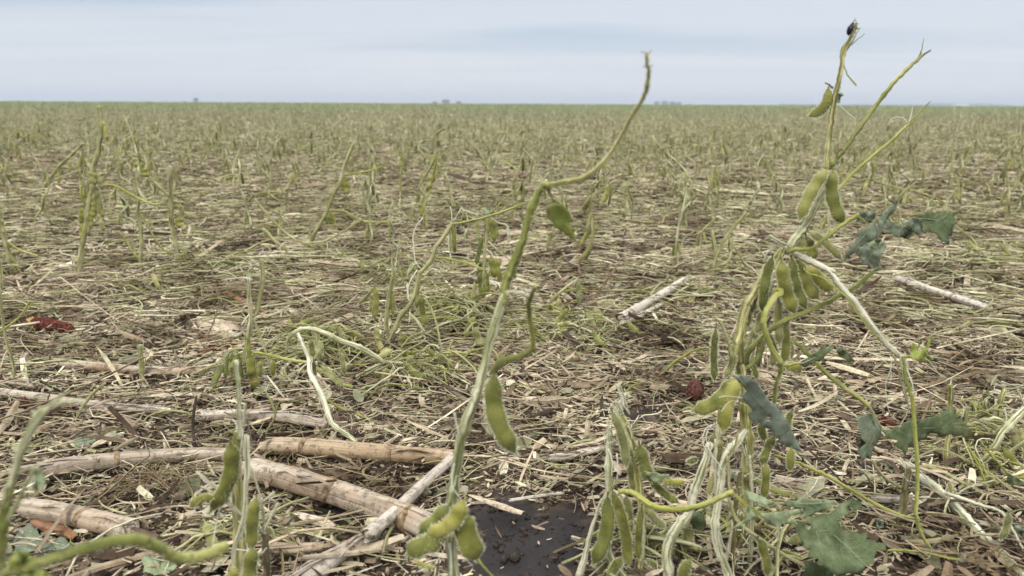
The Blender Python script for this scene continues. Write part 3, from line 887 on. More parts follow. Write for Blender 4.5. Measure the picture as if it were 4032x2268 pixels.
# ------------------------------------------------------------------ corn stalks
def stalk(frame, pts, w, label, mat='stalk_tan', lift=0.0095, taper=.85, name='corn_stalk', node_gap=.13, rag=True, tilt=0.0, strips=2, group=None, world=None, flat=.85):
    if world is None:
        sp = [src(frame, *p) for p in pts]
        g0 = gnd(*sp[0])
        r0 = w * 1.02 * FR[frame][2] * depth_of(g0) / FPX / 2
        P = [gnd(x, y, lift + r0 * .85 + tilt * i / max(1, len(sp) - 1)) for i, (x, y) in enumerate(sp)]
    else:
        P = world; r0 = w
    up = 0
    for a, b in zip(P[:-1], P[1:]):
        for k in range(6):
            q = a.lerp(b, k / 5); up = max(up, gz(q.x, q.y) + lift + (r0 * .55) - q.z)
    for q in P: q.z += up * .8
    root = empty(name, Vector((P[0].x, P[0].y, gz(P[0].x, P[0].y))))
    tag(root, label, 'corn stalk', group)
    P = smooth_path(P, 6)
    Ls = [0]
    for i in range(1, len(P)): Ls.append(Ls[-1] + (P[i] - P[i - 1]).length)
    tot = Ls[-1]
    rad = [r0 * (1 - (1 - taper) * l / tot) for l in Ls]
    mb = MB(); mb.ring_tube(P, rad, 14, 0, .10, cap=False, flat=flat)
    # ragged mouth
    if rag:
        for end in (0, len(P) - 1):
            T = ((P[0] - P[1]) if end == 0 else (P[-1] - P[-2])).normalized()
            for j in range(15):
                k = end * 15 + j
                mb.v[k] = mb.v[k] + T * random.uniform(-.5, .9) * rad[end] if j < 14 else mb.v[end * 15].copy()
    mb.build('stalk', [mat], root)
    for end in (0, len(P) - 1):
        pb = MB()
        T = ((P[0] - P[1]) if end == 0 else (P[-1] - P[-2])).normalized()
        pb.ring_tube([P[end] - T * .012, P[end] - T * .002 , P[end] + T * rad[end] * .25], [rad[end] * .86, rad[end] * .86, rad[end] * .4], 10, 0, .3, flat=flat)
        pb.build('pith', ['pith'], root)
    L = random.uniform(.3, .9) * node_gap
    while L < tot - .01:
        i = max(i for i in range(len(Ls)) if Ls[i] <= L); i = min(i, len(P) - 2)
        T = (P[i + 1] - P[i]).normalized(); c = P[i] + T * (L - Ls[i]); r = rad[i]
        nb = MB(); nb.ring_tube([c - T * r * .28, c - T * r * .08, c + T * r * .1, c + T * r * .3], [r * 1.01, r * 1.13, r * 1.09, r * 1.01], 14, 0, .12, cap=False, flat=flat)
        nb.build('node', ['node_dark'], root)
        L += node_gap * random.uniform(.7, 1.3)
    if strips:
        for _ in range(strips):
            sb = MB()
            i = random.randrange(1, len(P) - 1); T = (P[i] - P[i - 1]).normalized(); r = rad[i]
            a = P[i] + Vector((random.uniform(-1, 1) * .3, -.5, .75)) * r
            ln = random.uniform(.03, .09)
            b = T * random.choice((1, -1)) + Vector([random.gauss(0, .07), random.gauss(0, .07), random.uniform(-.03, .05)])
            sb.ring_tube(smooth_path([a, a + b * ln * .5 + Vector((0, 0, .002)), a + b * ln + Vector((0, -.004, random.uniform(-.005, .008)))], 3), [r * .22, r * .26, r * .25, r * .2, r * .17, r * .12, r * .05], 5, 0, flat=.3)
            sb.build('peeling_strip', [mat], root, smooth=False)
    return root
stalk('F', [(250, 795), (400, 765), (560, 745), (760, 722), (960, 705), (1180, 690), (1400, 690)], 118, 'long tan corn stalk with cracked rind lying across the left foreground', 'stalk_tan', taper=.72)
stalk('W', [(672, 1122), (740, 1122), (830, 1128), (900, 1134), (1000, 1142), (1080, 1148), (1140, 1152)], 48, 'orange-brown corn stalk segment lying behind the pale broken stick', 'stalk_orange', taper=.9)
stalk('W', [(640, 1185), (700, 1200), (760, 1217), (880, 1255), (1000, 1297), (1085, 1332)], 62, 'thick tan corn stalk sloping down to the mud left of the central plant', 'stalk_tan', taper=.95)
stalk('W', [(68, 1278), (150, 1290), (240, 1310), (335, 1332)], 54, 'short thick corn stalk with a ragged right end at the lower left', 'stalk_tan', taper=1.0)
stalk('W', [(925, 1345), (990, 1290), (1060, 1222), (1140, 1150)], 34, 'smooth pale bleached stick leaning diagonally beside the central plant', 'stalk_pale', taper=.9, lift=.022, rag=True, node_gap=.5, strips=1)
stalk('W', [(760, 1475), (830, 1410), (900, 1365), (950, 1335)], 56, 'split weathered corn stalk at the bottom edge below the pale stick', 'stalk_grey', taper=.7, lift=.008, strips=7)
stalk('F', [(350, 125), (640, 152), (900, 172), (1180, 172), (1420, 140)], 66, 'corn stalk with a split dark underside lying behind the small frayed stub on the left', 'stalk_tan', strips=4)
stalk('F', [(0, 305), (250, 335), (500, 372), (800, 402), (1050, 425)], 56, 'long pale corn stalk entering from the left edge above the foreground stalks', 'stalk_grey', strips=4)
stalk('F', [(1240, 455), (1500, 445), (1750, 462), (2030, 505)], 74, 'grey-brown corn stalk lying between the frayed stub and the bent-over plant', 'stalk_grey')
stalk('F', [(1690, 1275), (1850, 1280), (2010, 1262)], 84, 'short split orange-brown stalk piece near the bottom between stub and stick', 'stalk_orange', taper=.75)
stalk('F', [(610, 395), (730, 455), (850, 520)], 44, 'short corn stalk piece slanting in front of the long pale stalk', 'stalk_tan')
stalk('F', [(-40, 245), (100, 250), (210, 272)], 36, 'thin stalk piece at the left edge just behind the long pale stalk', 'stalk_tan')
stalk('B', [(1700, 725), (1830, 765), (1960, 812), (2150, 872), (2360, 940)], 58, 'pale corn stalk lying behind the right plant below the torn leaves', 'stalk_pale', lift=.022)
stalk('W', [(1562, 800), (1640, 755), (1722, 705)], 26, 'upper corn stalk of a slanted pair lying left of the right plant', 'stalk_pale', lift=.022)
stalk('W', [(1560, 815), (1610, 793), (1665, 765)], 14, 'thinner lower stalk of the slanted pair left of the right plant', 'stalk_pale', lift=.02)
stalk('D', [(630, 1085), (760, 1065), (890, 1048)], 20, 'thin pale stick lying at the upper edge of the dark mud patch', 'stalk_pale', node_gap=.5, strips=0)
stalk('D', [(830, 870), (950, 850), (1090, 822)], 32, 'pale stalk piece lying behind the mud patch left of the frayed right stub', 'stalk_pale')
stalk('J', [(0, 705), (140, 722), (280, 742)], 34, 'pale corn stalk lying behind the brown husk on the left', 'stalk_pale')
stalk('J', [(300, 745), (480, 735), (660, 722)], 20, 'thin tan stick end to end with the pale stalk behind the brown husk', 'stalk_tan')
stalk('J', [(1450, 545), (1620, 575), (1800, 612), (2030, 668), (2277, 722)], 36, 'long thin pale stalk lying behind the middle bean plant', 'stalk_pale', lift=.018)
stalk('A', [(1690, 965), (1880, 970), (2060, 962)], 34, 'pinkish tan stick lying between the brown stub and the fallen bleached stem', 'stalk_pale')
stalk('H', [(670, 650), (880, 655), (1110, 668)], 36, 'weathered stalk lying just behind the arching pale stem on the left', 'stalk_grey')
stalk('H', [(1200, 712), (1420, 712), (1640, 705)], 42, 'purplish grey flattened stalk lying left of the torn pale husk', 'stalk_grey')
stalk('H', [(410, 440), (580, 412), (760, 368)], 44, 'grey stalk lying behind the foot of the tall left plant', 'stalk_grey')
stalk('H', [(420, 322), (540, 315), (660, 308)], 26, 'thin stalk lying right of the faded cob far on the left', 'stalk_tan')
stalk('A', [(1050, 850), (1180, 872), (1330, 850)], 64, 'stubby light brown stalk chunk lying right of the right plant', 'stalk_tan', node_gap=.04)
stalk('W', [(20, 560), (110, 555), (240, 550)], 13, 'long stalk lying on the ground far left behind the dark mud', 'stalk_tan')
stalk('W', [(60, 495), (160, 482), (200, 478)], 12, 'dark-shadowed stalk farthest back on the left', 'stalk_grey')
stalk('H', [(120, 1180), (190, 1110), (240, 1045)], 50, 'short stalk piece standing out left of the long split stalk', 'stalk_tan')
stalk('F', [(210, 190), (330, 150), (460, 118)], 26, 'thin broken stick crossing the left end of the split stalk', 'stalk_grey')
stalk('W', [(2290, 715), (2420, 745), (2576, 790)], 12, 'thin stick running parallel above the pale stalk at right', 'stalk_pale')
stalk('W', [(1390, 1155), (1450, 1145), (1510, 1130)], 17, 'stick ending at the frayed stub beyond the mud patch', 'stalk_pale')
stalk('W', [(2200, 1255), (2290, 1258), (2380, 1255)], 20, 'short pale stick under the fallen bleached stem at right', 'stalk_pale')
# unremarkable shorter pieces farther back, one object each
for k in range(60):
    y = random.uniform(1.7, 6.5); x = random.uniform(-.68, .68) * y
    if float(patch_mask(x, y)) > .3: continue
    a = random.gauss(0, .5); L = random.uniform(.08, .28); r = random.uniform(.005, .0105)
    P = [Vector((x + math.cos(a) * L * t_, y + math.sin(a) * L * t_, 0)) for t_ in (-.5, 0, .5)]
    for p in P: p.z = gz(p.x, p.y) + .006 + r
    stalk('S', [], r, 'corn stalk piece lying in the litter of the middle distance', random.choice(['stalk_tan', 'stalk_grey', 'stalk_pale', 'stalk_tan']), world=P, strips=1, group='corn stalk pieces in the middle distance')

# ------------------------------------------------------------------ corn cobs and husks
def cob(frame, p0, p1, w, label, mat='cob_red', kernels=0, lift=.007):
    a = src(frame, *p0); b = src(frame, *p1)
    A0 = gnd(*a); r = w * FR[frame][2] * depth_of(A0) / FPX / 2
    A = gnd(*a, lift + r); B = gnd(*b, lift + r * .8)
    root = empty('corn_cob', Vector((A.x, A.y, gz(A.x, A.y)))); tag(root, label, 'corn cob')
    ax = B - A; L = ax.length; T = ax.normalized()
    k = 14
    pts = [A + ax * (i / k) for i in range(k + 1)]
    rad = [r * (.55 + .45 * min(1, i / k * 4)) * (1 - .35 * (i / k) ** 2) * .82 for i in range(k + 1)]
    sb = MB(); sb.ring_tube(pts, rad, 14, 1, .1)
    u = T.cross(Vector((0, 0, 1))).normalized(); v = u.cross(T)
    kb = MB()
    step = .0042; rows = 14
    for i in range(int(L / step)):
        t_ = (i + .5) * step / L; c = A + ax * t_; rr_ = rad[min(k, int(t_ * k))]
        for j in range(rows):
            an = 2 * math.pi * (j + .5 * (i % 2)) / rows
            if random.random() < .12: continue
            d = u * math.cos(an) + v * math.sin(an); tn = T.cross(d)
            kk = kernels and t_ < kernels and random.random() < .35
            q = kb if kk else sb
            h = (.0042 if kk else .0028) * random.uniform(.6, 1.3); ww = (.0026 if kk else .0021)
            b0 = len(q.v); c2 = c + d * (rr_ - .0004)
            q.v += [c2 - T * ww * .8 - tn * ww, c2 + T * ww * .8 - tn * ww, c2 + T * ww * .8 + tn * ww, c2 - T * ww * .8 + tn * ww]
            c3 = c2 + d * h + T * random.uniform(-.0007, .0007)
            e = .75 if kk else .45
            q.v += [c3 - (T * .8 + tn) * ww * e, c3 + (T * .8 - tn) * ww * e, c3 + (T * .8 + tn) * ww * e, c3 + (tn - T * .8) * ww * e]
            q.uv += [(0, 0)] * 8
            for fc in ((0, 1, 5, 4), (1, 2, 6, 5), (2, 3, 7, 6), (3, 0, 4, 7), (4, 5, 6, 7)):
                q.f.append(tuple(b0 + z for z in fc)); q.mi.append(0)
    sb.build('cob', [mat, 'cob_core' if mat == 'cob_red' else mat], root, smooth=False)
    if kernels: kb.build('kernels', ['kernel'], root)
    return root
cob('H', (250, 790), (600, 855), 122, 'dark red corn cob with yellow kernels at its left end', kernels=.28)
cob('H', (1680, 1065), (1995, 985), 66, 'bright red corn cob lying right of centre-left behind the long split stalk')
cob('H', (1680, 900), (1800, 960), 70, 'small faded red cob half hidden in husk next to the bright red cob', 'cob_brown')
cob('A', (560, 300), (500, 290), 150, 'round broken cob end with brown red chaff left of the right plant', 'cob_brown')
cob('A', (1690, 480), (1760, 520), 48, 'small red cob piece between the two torn leaves at right')
cob('H', (210, 305), (400, 335), 50, 'faded dull red cob lying far back on the left', 'cob_brown')
cob('F', (90, 400), (160, 370), 80, 'brown cob stump at the left edge behind the thin stem', 'cob_brown')

def husk(frame, spine, w, label, mat, name='corn_husk', lift=.016, curl=.7, rise=0.0):
    sp = [src(frame, *p) for p in spine]; n = len(sp)
    lift = max(lift, .016)
    P = [gnd(x, y, lift + rise * math.sin(math.pi * i / (n - 1))) for i, (x, y) in enumerate(sp)]
    ws = [w[i] * FR[frame][2] * depth_of(P[i]) / FPX / 2 for i in range(n)] if isinstance(w, (list, tuple)) else None
    root_loc = Vector((P[0].x, P[0].y, gz(P[0].x, P[0].y)))
    Q = smooth_path(P, 5)
    mb = MB(); m_ = 9
    for i, p in enumerate(Q):
        T = (Q[min(i + 1, len(Q) - 1)] - Q[max(i - 1, 0)]).normalized()
        s_ = T.cross(Vector((0, 0, 1))).normalized(); u = s_.cross(T)
        ww = lerpY(ws, i, len(Q)) * 1.45
        for j in range(m_):
            a = (j / (m_ - 1) - .5) * 2
            an = a * curl * 1.6
            rr_ = 1 / max(.2, curl * 1.6)
            edge = 1 + (.18 * noise.noise(Vector((i * .8, a * 3, ww * 999))))
            mb.v.append(p + s_ * (math.sin(an) * rr_ * ww * edge) + u * ((math.cos(an) - 1) * rr_ * ww + .0012 * noise.noise(Vector((j * .9, i * .3, 3)))))
            mb.uv.append((j / m_ * .5, i * .01))
    for i in range(len(Q) - 1):
        for j in range(m_ - 1):
            a = i * m_ + j; mb.f.append((a, a + 1, a + m_ + 1, a + m_)); mb.mi.append(0)
    o = mb.build(name, [mat], None, origin=root_loc)
    md = o.modifiers.new('thickness', 'SOLIDIFY'); md.thickness = .0005
    return tag(o, label, 'husk')
husk('H', [(1820, 480), (1930, 530), (2040, 590), (2130, 640), (2200, 700)], [24, 60, 80, 90, 60], 'orange-brown pointed husk lying behind the forked stub on the left', 'husk_brown', lift=.02, curl=1.0)
husk('H', [(1640, 740), (1760, 760), (1870, 800), (1960, 870), (2030, 900)], [30, 150, 190, 130, 20], 'torn cream husk sheet beside the orange-brown husk', 'husk', lift=.018, curl=.35)
husk('H', [(1900, 690), (2020, 680), (2160, 690), (2280, 740)], [30, 60, 70, 30], 'dark brown husk flap under the pointed husk', 'husk_brown', lift=.012, curl=.6)
husk('H', [(2240, 850), (2330, 800), (2420, 770), (2460, 820)], [30, 80, 90, 50], 'small cream husk scrap right of the husk pile', 'husk', lift=.012, curl=.8)
husk('D', [(430, 1050), (520, 1075), (610, 1105), (695, 1135)], [12, 34, 44, 30], 'curled tan husk strip at the upper left rim of the mud patch', 'husk', lift=.014, curl=.8)
husk('F', [(210, 1090), (300, 1120), (400, 1150), (470, 1200)], [60, 90, 80, 40], 'rusty brown husk under the short thick stalk at lower left', 'husk_brown', lift=.004, curl=.8)
husk('G', [(650, 1090), (740, 1110), (830, 1140), (870, 1170)], [20, 60, 60, 30], 'grey brown husk flap beneath the sloping stalk', 'husk', lift=.006, curl=.5)
husk('A', [(90, 130), (200, 80), (260, 50)], [10, 30, 10], 'small tan husk strip behind the frayed right stub', 'husk', lift=.01, curl=.5)
husk('J', [(600, 980), (700, 930), (790, 895)], [20, 70, 60], 'cream splinter of husk behind the arching stem', 'husk', lift=.01, curl=.5)

def gY(f, x, y):
    return gnd(*src(f, x, y)).y
# ------------------------------------------------------------------ traced bean plants
# central tall plant
p = Plant('soybean_plant', 'tall central bean plant whose bare upper stem arches right to above the horizon', .42, (350, 1449), 'D')
p.stem([(352, 1520), (355, 1440), (345, 1300), (350, 1180), (352, 1050), (372, 900), (392, 780), (430, 660), (468, 560), (498, 460), (528, 330), (568, 180), (612, 50)], [56, 52, 54, 50, 48, 44, 42], mat='stem_shredded', to_ground=True, sub=5, n=12)
p.stem([(525, 1449), (540, 1330), (570, 1260), (600, 1190), (640, 1080), (665, 970), (700, 880), (735, 815), (750, 795)], [48, 56, 44, 42, 40], frame='E', mat='stem_green', fray=3, hairs=5000)
p.stem([(752, 800), (790, 798), (850, 785), (920, 770), (1000, 735), (1080, 665), (1150, 565), (1210, 455), (1268, 355), (1308, 275), (1316, 180), (1309, 78)], [36, 30, 25, 24, 20], Y=[.42, .41, .40, .39], frame='E', mat='stem_olive', name='branch')
for q in ([(1310, 85), (1290, 78), (1275, 72)], [(1318, 155), (1340, 148)], [(1308, 160), (1285, 155)], [(1316, 90), (1330, 66)]):
    p.strip(q, 5, Y=.39, frame='E', mat='stem_brown', name='twig_tip')
p.strip([(790, 760), (830, 738), (870, 732), (912, 736)], 9, frame='E', mat='stem_bleached')
p.strip([(770, 790), (790, 770), (805, 745)], 12, frame='E', mat='stem_green', name='bud')
p.strip([(765, 805), (775, 840), (800, 880), (815, 900)], [20, 10], frame='E', mat='stem_brown', name='dry_calyx')
p.leaf([(765, 912), (800, 898), (848, 905), (878, 940), (908, 995), (880, 1003), (896, 1050), (920, 1112), (880, 1075), (850, 1052), (810, 1030), (780, 990), (758, 945)], frame='E', mat='leaf_yellow', name='broken_pod', Y=.40, wave=.002, jag=.3, slope=(.012, .01))
p.strip([(862, 1010), (885, 1040), (905, 1070), (925, 1120)], [22, 6], frame='E', Y=.40, mat='petiole_green', name='pod_shard')
p.strip([(790, 900), (800, 890), (812, 878)], 8, frame='E', Y=.40, mat='stem_brown', name='pod_stalk')
p.pod((552, 462), (655, 845), 96, .10, 3, frame='D', hairs=420, thick=.42, yaw=.1, mat='pod_green', Y=.405)
p.stem([(545, 458), (585, 408), (640, 385), (690, 372), (740, 335)], [38, 34, 34], frame='D', mat='stem_green', name='branch', Y=[.415, .39])
p.stem([(745, 350), (738, 260), (728, 180), (722, 120), (735, 75), (757, 35)], [24, 26, 26, 20], frame='D', mat='petiole_green', name='branch', Y=[.39, .36])
p.stem([(722, 82), (690, 70), (640, 62), (605, 60)], [20, 14, 8], frame='D', mat='stem_bleached', name='branch_stub', Y=.365, hairs=0)
p.strip([(560, 430), (575, 385), (605, 380)], 14, frame='D', mat='stem_dull', name='stipule')
p.strip([(505, 500), (520, 540), (512, 600), (500, 590)], [26, 14], frame='D', mat='fibre_pale', name='bark_flap')
p.pod((405, 1080), (222, 1250), 84, -.16, 3, frame='D', mat='pod_yellow', hairs=200, Y=.40)
p.pod((330, 1105), (188, 1238), 74, -.05, 2, frame='D', mat='pod_green', hairs=150, Y=.41)
p.pod((295, 1275), (130, 1345), 100, .06, 2, frame='D', mat='pod_green', hairs=180, Y=.40)
p.pod((165, 1372), (262, 1408), 26, .1, 1, frame='D', mat='pod_yellow', hairs=60, Y=.395)
p.pod((385, 1140), (468, 1370), 120, .02, 2, frame='D', mat='pod_green', hairs=250, thick=.3, yaw=.1, Y=.405)
p.strip([(465, 1355), (490, 1390), (520, 1425), (550, 1455)], [16, 10], frame='D', mat='petiole_green', name='pod_tail', Y=.405)
for q, w in (([(358, 900), (345, 960), (352, 1020), (398, 1082)], 8), ([(345, 1040), (360, 1000), (370, 960)], 8), ([(330, 1110), (295, 1100), (285, 1080), (290, 1065)], 7),
             ([(360, 650), (368, 700), (380, 760)], 12), ([(335, 1290), (342, 1380), (345, 1449)], 10), ([(395, 1330), (420, 1370), (445, 1400)], 9), ([(400, 1010), (412, 1050), (410, 1090)], 8)):
    p.strip(q, w, frame='D', Y=.412)

# right tall plant
p = Plant('soybean_plant', 'tallest bean plant on the right, hung with fat green pods under a black beetle', .60, (850, 1300), 'A')
RT = p
p.stem([(595, 150), (562, 235), (520, 330), (505, 420), (487, 520), (465, 600), (445, 720), (430, 850), (418, 960), (412, 1065)][::-1], [38, 34, 34, 30, 26, 18], frame='C', mat='stem_olive', fray=0)
for q, w, mm in (([(505, 420), (500, 340), (520, 290), (560, 240)], 14, 'stem_dull'), ([(530, 330), (570, 270), (600, 210), (625, 175)], 12, 'petiole_green'), ([(540, 310), (600, 255), (652, 212)], 8, 'stem_dull'),
                 ([(560, 250), (585, 200), (600, 160), (595, 125)], 14, 'stem_bleached'), ([(515, 400), (540, 470), (570, 510), (598, 540)], [8, 12], 'petiole_green'),
                 ([(575, 235), (590, 195), (615, 180)], 10, 'petiole_green'), ([(480, 655), (540, 710), (590, 756)], 4, 'fibre_pale'), ([(478, 690), (485, 750), (502, 790), (503, 815)], 8, 'stem_dull'),
                 ([(450, 560), (430, 540), (400, 525)], 14, 'stem_brown'), ([(455, 550), (435, 545), (430, 560)], 12, 'stem_bleached'), ([(470, 600), (500, 560), (490, 530)], 7, 'fibre_pale')):
    p.strip(q, w, frame='C', mat=mm)
p.leaf([(480, 590), (500, 585), (522, 602), (500, 615), (495, 650), (478, 655)], frame='C', mat='leaf_pale', name='leaf_scrap')
p.pod((420, 555), (300, 735), 66, -.24, 1, frame='C', mat='pod_yellow', hairs=160, thick=.3, yaw=0, label='single yellow-green pod curved like a sickle near the top')
p.strip([(300, 725), (288, 750), (280, 780)], [10, 4], frame='C', mat='stem_dull', name='pod_tip')
p.stem([(412, 1070), (420, 1030), (432, 1020)], [40, 34], frame='C', mat='stem_green', name='node')
p.stem([(438, 1055), (470, 1010), (520, 950), (600, 840), (700, 700), (790, 580), (880, 480), (930, 430), (980, 385), (1015, 352)], [44, 32, 27, 27, 25, 24, 20, 14], frame='C', mat='stem_green', name='branch', Y=[.6, .62, .66])
for q, w in (([(970, 395), (1000, 350), (1015, 300), (1025, 243)], [12, 4]), ([(990, 380), (1030, 345), (1070, 318)], [16, 10]), ([(985, 380), (1005, 350), (1008, 325)], 8)):
    p.strip(q, w, frame='C', mat='stem_green', name='split_tip', Y=.66)
p.stem([(325, 1335), (370, 1285), (430, 1235), (500, 1180), (600, 1080), (700, 990), (800, 910), (880, 835), (930, 785)], [24, 22, 22, 22, 18], frame='C', mat='petiole_green', name='branch', Y=[.62, .66, .70], hairs=800)
for q, w, mm in (([(920, 790), (980, 730), (1040, 670), (1070, 642)], [14, 6], 'petiole_green'), ([(900, 820), (950, 780), (1015, 735)], [12, 6], 'petiole_green'), ([(920, 775), (900, 750), (860, 742), (820, 755), (797, 795)], 5, 'fibre_pale'), ([(932, 775), (945, 730), (955, 680)], 10, 'fibre_pale')):
    p.strip(q, w, frame='C', mat=mm, Y=.70)
p.pod((412, 1075), (238, 1390), 78, .05, 3, frame='C', hairs=380, thick=.6, mat='pod_yellow', Y=.59)
p.pod((452, 1080), (520, 1420), 84, .10, 3, frame='C', hairs=380, thick=.6, mat='pod_green', Y=.59)
p.strip([(470, 1000), (485, 960), (510, 945)], [10, 16], frame='C', mat='stem_brown', name='dry_stipule')
p.stem([(1190, 60), (1150, 130), (1110, 200), (1065, 290), (1020, 360), (970, 420), (925, 485)][::-1], [60, 58, 50, 40, 30], frame='B', mat='stem_shredded', hairs=3500)
p.stem([(870, 500), (830, 560), (760, 640), (715, 740), (670, 830), (620, 900), (590, 1000), (575, 1100), (562, 1200), (560, 1310)][::-1], [84, 78, 70, 62, 52, 44, 40], frame='B', mat='stem_olive', hairs=4500, n=12)
p.stem([(803, 60), (812, 150), (832, 260), (842, 400), (852, 550), (858, 700), (850, 850), (840, 1000), (815, 1200), (800, 1300)][::-1], [76, 76, 74, 70, 62, 60], frame='A', mat='stem_olive', hairs=3500, n=12, to_ground=True)
p.stem([(690, 950), (700, 1050), (650, 1170), (620, 1260), (600, 1340)][::-1], [60, 50, 40, 40], frame='B', mat='stem_brown', Y=.62)
p.stem([(890, 490), (870, 540), (840, 600), (800, 650)], [36, 24], frame='B', mat='stem_olive', Y=.59, name='branch_stub')
p.stem([(900, 540), (960, 512), (1030, 512), (1085, 503), (1150, 455), (1250, 372), (1340, 312), (1415, 262)], [34, 28, 28, 30, 24], frame='B', mat='petiole_green', name='petiole', Y=[.59, .57, .56])
# pods under the break
for a, b_, w, be, n_, y_, m_ in (((800, 560), (738, 965), 80, .06, 3, .58, 'pod_green'), ((862, 590), (962, 962), 112, .06, 3, .585, 'pod_green'), ((935, 570), (1042, 935), 78, .06, 3, .59, 'pod_green'),
                              ((975, 580), (1128, 860), 104, .08, 3, .595, 'pod_green'), ((1050, 600), (1232, 802), 92, .08, 2, .60, 'pod_yellow'), ((1040, 420), (1095, 590), 96, .02, 2, .61, 'pod_green'),
                              ((1060, 385), (1290, 580), 60, -.05, 3, .60, 'pod_dull'), ((840, 860), (852, 1190), 68, .02, 3, .60, 'pod_dull'), ((878, 1050), (882, 1310), 62, -.06, 2, .605, 'pod_green'),
                              ((780, 1110), (838, 1345), 50, .02, 2, .615, 'pod_dull'), ((890, 1345), (1000, 1385), 78, -.12, 1, .60, 'pod_yellow'), ((725, 950), (690, 1110), 55, .0, 2, .60, 'pod_dull'),
                              ((520, 1240), (460, 1420), 56, -.1, 2, .595, 'pod_dull'), ((910, 1150), (935, 1280), 30, -.1, 1, .61, 'pod_dull')):
    p.pod(a, b_, w, be, n_, frame='B', hairs=330, Y=y_, mat=m_, thick=.5, yaw=random.uniform(-.3, .3))
p.pod((395, 1075), (388, 1445), 64, .03, 3, frame='B', hairs=360, Y=.575, mat='pod_green', label='long single pod hanging by itself on the left of the plant')
p.stem([(390, 1005), (425, 1030), (460, 1100), (490, 1190), (500, 1270)], [14, 22, 22], frame='B', mat='stem_dull', name='pod_stalk', Y=.58)
p.strip([(395, 1080), (400, 1040), (385, 1000), (360, 1030), (345, 1045)], 10, frame='B', mat='stem_dull', name='curled_stalk', Y=.575)
p.stem([(345, 1212), (290, 1215), (220, 1240), (120, 1300), (50, 1360), (-10, 1410)], [16, 14, 20, 8], frame='B', mat='petiole_green', name='petiole', Y=[.60, .62])
p.strip([(400, 1240), (440, 1290), (480, 1330)], 16, frame='B', mat='stem_bleached', Y=.6)
for q, w in (([(700, 570), (760, 590), (795, 620), (803, 660)], 5), ([(775, 410), (830, 445), (900, 480), (930, 500)], 22), ([(790, 440), (850, 470), (915, 520)], 16), ([(770, 500), (830, 480), (890, 500)], 12), ([(740, 600), (760, 540), (800, 500)], 20), ([(820, 660), (850, 600), (905, 550)], 12)):
    p.strip(q, w, frame='B', mat='stem_bleached', Y=.585)
p.stem([(940, 540), (1000, 560), (1060, 592), (1130, 625), (1190, 648), (1250, 672)], [26, 52, 48, 40, 14], frame='B', mat='stem_bleached', name='broken_stem', Y=[.59, .57], hairs=600)
p.stem([(1190, 655), (1240, 710), (1300, 785), (1400, 900), (1480, 1020), (1580, 1150), (1680, 1245), (1745, 1292)], [22, 32, 42, 44, 40, 40, 34, 22], frame='B', mat='stem_bleached', name='broken_stem', Y=[.57, .55], hairs=800, wob=.4)
p.stem([(1020, 640), (1055, 682), (1150, 712), (1255, 790), (1340, 870), (1420, 980), (1500, 1085), (1560, 1140)], [8, 14, 14, 16, 18, 10], frame='B', mat='petiole_green', name='torn_strand', Y=[.57, .55], hairs=400)
p.stem([(1720, 1280), (1790, 1275), (1850, 1290), (1900, 1300)], [20, 14, 8], frame='B', mat='petiole_green', name='twig', Y=.55)
p.leaf([(1765, 1285), (1790, 1215), (1800, 1175), (1835, 1205), (1850, 1160), (1855, 1180), (1835, 1225), (1860, 1240), (1890, 1200), (1945, 1105), (1925, 1190), (1895, 1250), (1948, 1298), (1900, 1318), (1850, 1310)], frame='B', mat='leaf_yellow', name='leaf_scrap', Y=.55)
for q, w, mm in (([(1825, 85), (1840, 200), (1865, 300), (1882, 360), (1895, 500), (1905, 650), (1915, 780), (1912, 900), (1905, 1020), (1915, 1120), (1950, 1210), (1990, 1270)], [22, 26], 'stem_green'),):
    p.stem(q, [18, 22, 24, 24, 24, 16], frame='A', mat='petiole_green', name='hanging_strand', Y=[.55, .54, .53], hairs=500)
for q, w, mm in (([(1760, 70), (1790, 150), (1815, 260), (1850, 380)], 16, 'stem_dull'), ([(1800, 60), (1822, 180), (1840, 300), (1862, 420)], 16, 'stem_bleached'), ([(1835, 90), (1850, 170), (1880, 250), (1888, 330)], 14, 'fibre_pale'), ([(1745, 80), (1748, 160), (1720, 240), (1718, 320), (1735, 420), (1770, 470), (1800, 485)], 5, 'fibre_pale'),
                 ([(1745, 170), (1755, 200), (1735, 260)], 5, 'fibre_pale'), ([(1870, 380), (1845, 450), (1800, 525)], 6, 'fibre_pale'), ([(1830, 60), (1850, 110), (1860, 160)], 6, 'fibre_pale'), ([(1990, 1265), (1998, 1300), (1975, 1340), (1945, 1335), (1945, 1320)], 9, 'stem_dull'),
                 ([(1905, 1060), (1920, 1110), (1965, 1180)], 12, 'petiole_green'), ([(1960, 90), (2000, 130), (2045, 190)], 4, 'fibre_pale')):
    p.strip(q, w, frame='A', mat=mm, Y=.55 if q[0][1] < 400 else .53)
p.stem([(610, 1310), (625, 1255), (680, 1180), (770, 1095), (880, 1022), (1000, 970), (1100, 930), (1200, 882), (1310, 822), (1420, 755), (1530, 662)], [40, 38, 36, 34, 34, 32, 30], frame='B', mat='stem_green', name='branch', Y=[.6, .58, .60])
p.stem([(805, 800), (850, 800), (862, 822), (825, 845), (775, 910), (738, 1000), (738, 1060), (765, 1150), (810, 1240), (862, 1325)], [26, 32, 36, 38, 40, 42, 40, 38, 38], frame='B', mat='petiole_green', name='petiole', Y=[.58, .56, .56])
p.stem([(1065, 120), (1062, 170), (1045, 230), (1032, 310), (1024, 390)], [32, 26, 26, 22], frame='A', mat='stem_green', name='petiole', Y=[.56, .57], fray=3)
p.stem([(1065, 132), (1100, 140), (1150, 130), (1190, 128)], [22, 14, 10], frame='A', mat='petiole_green', name='twig', Y=.565)
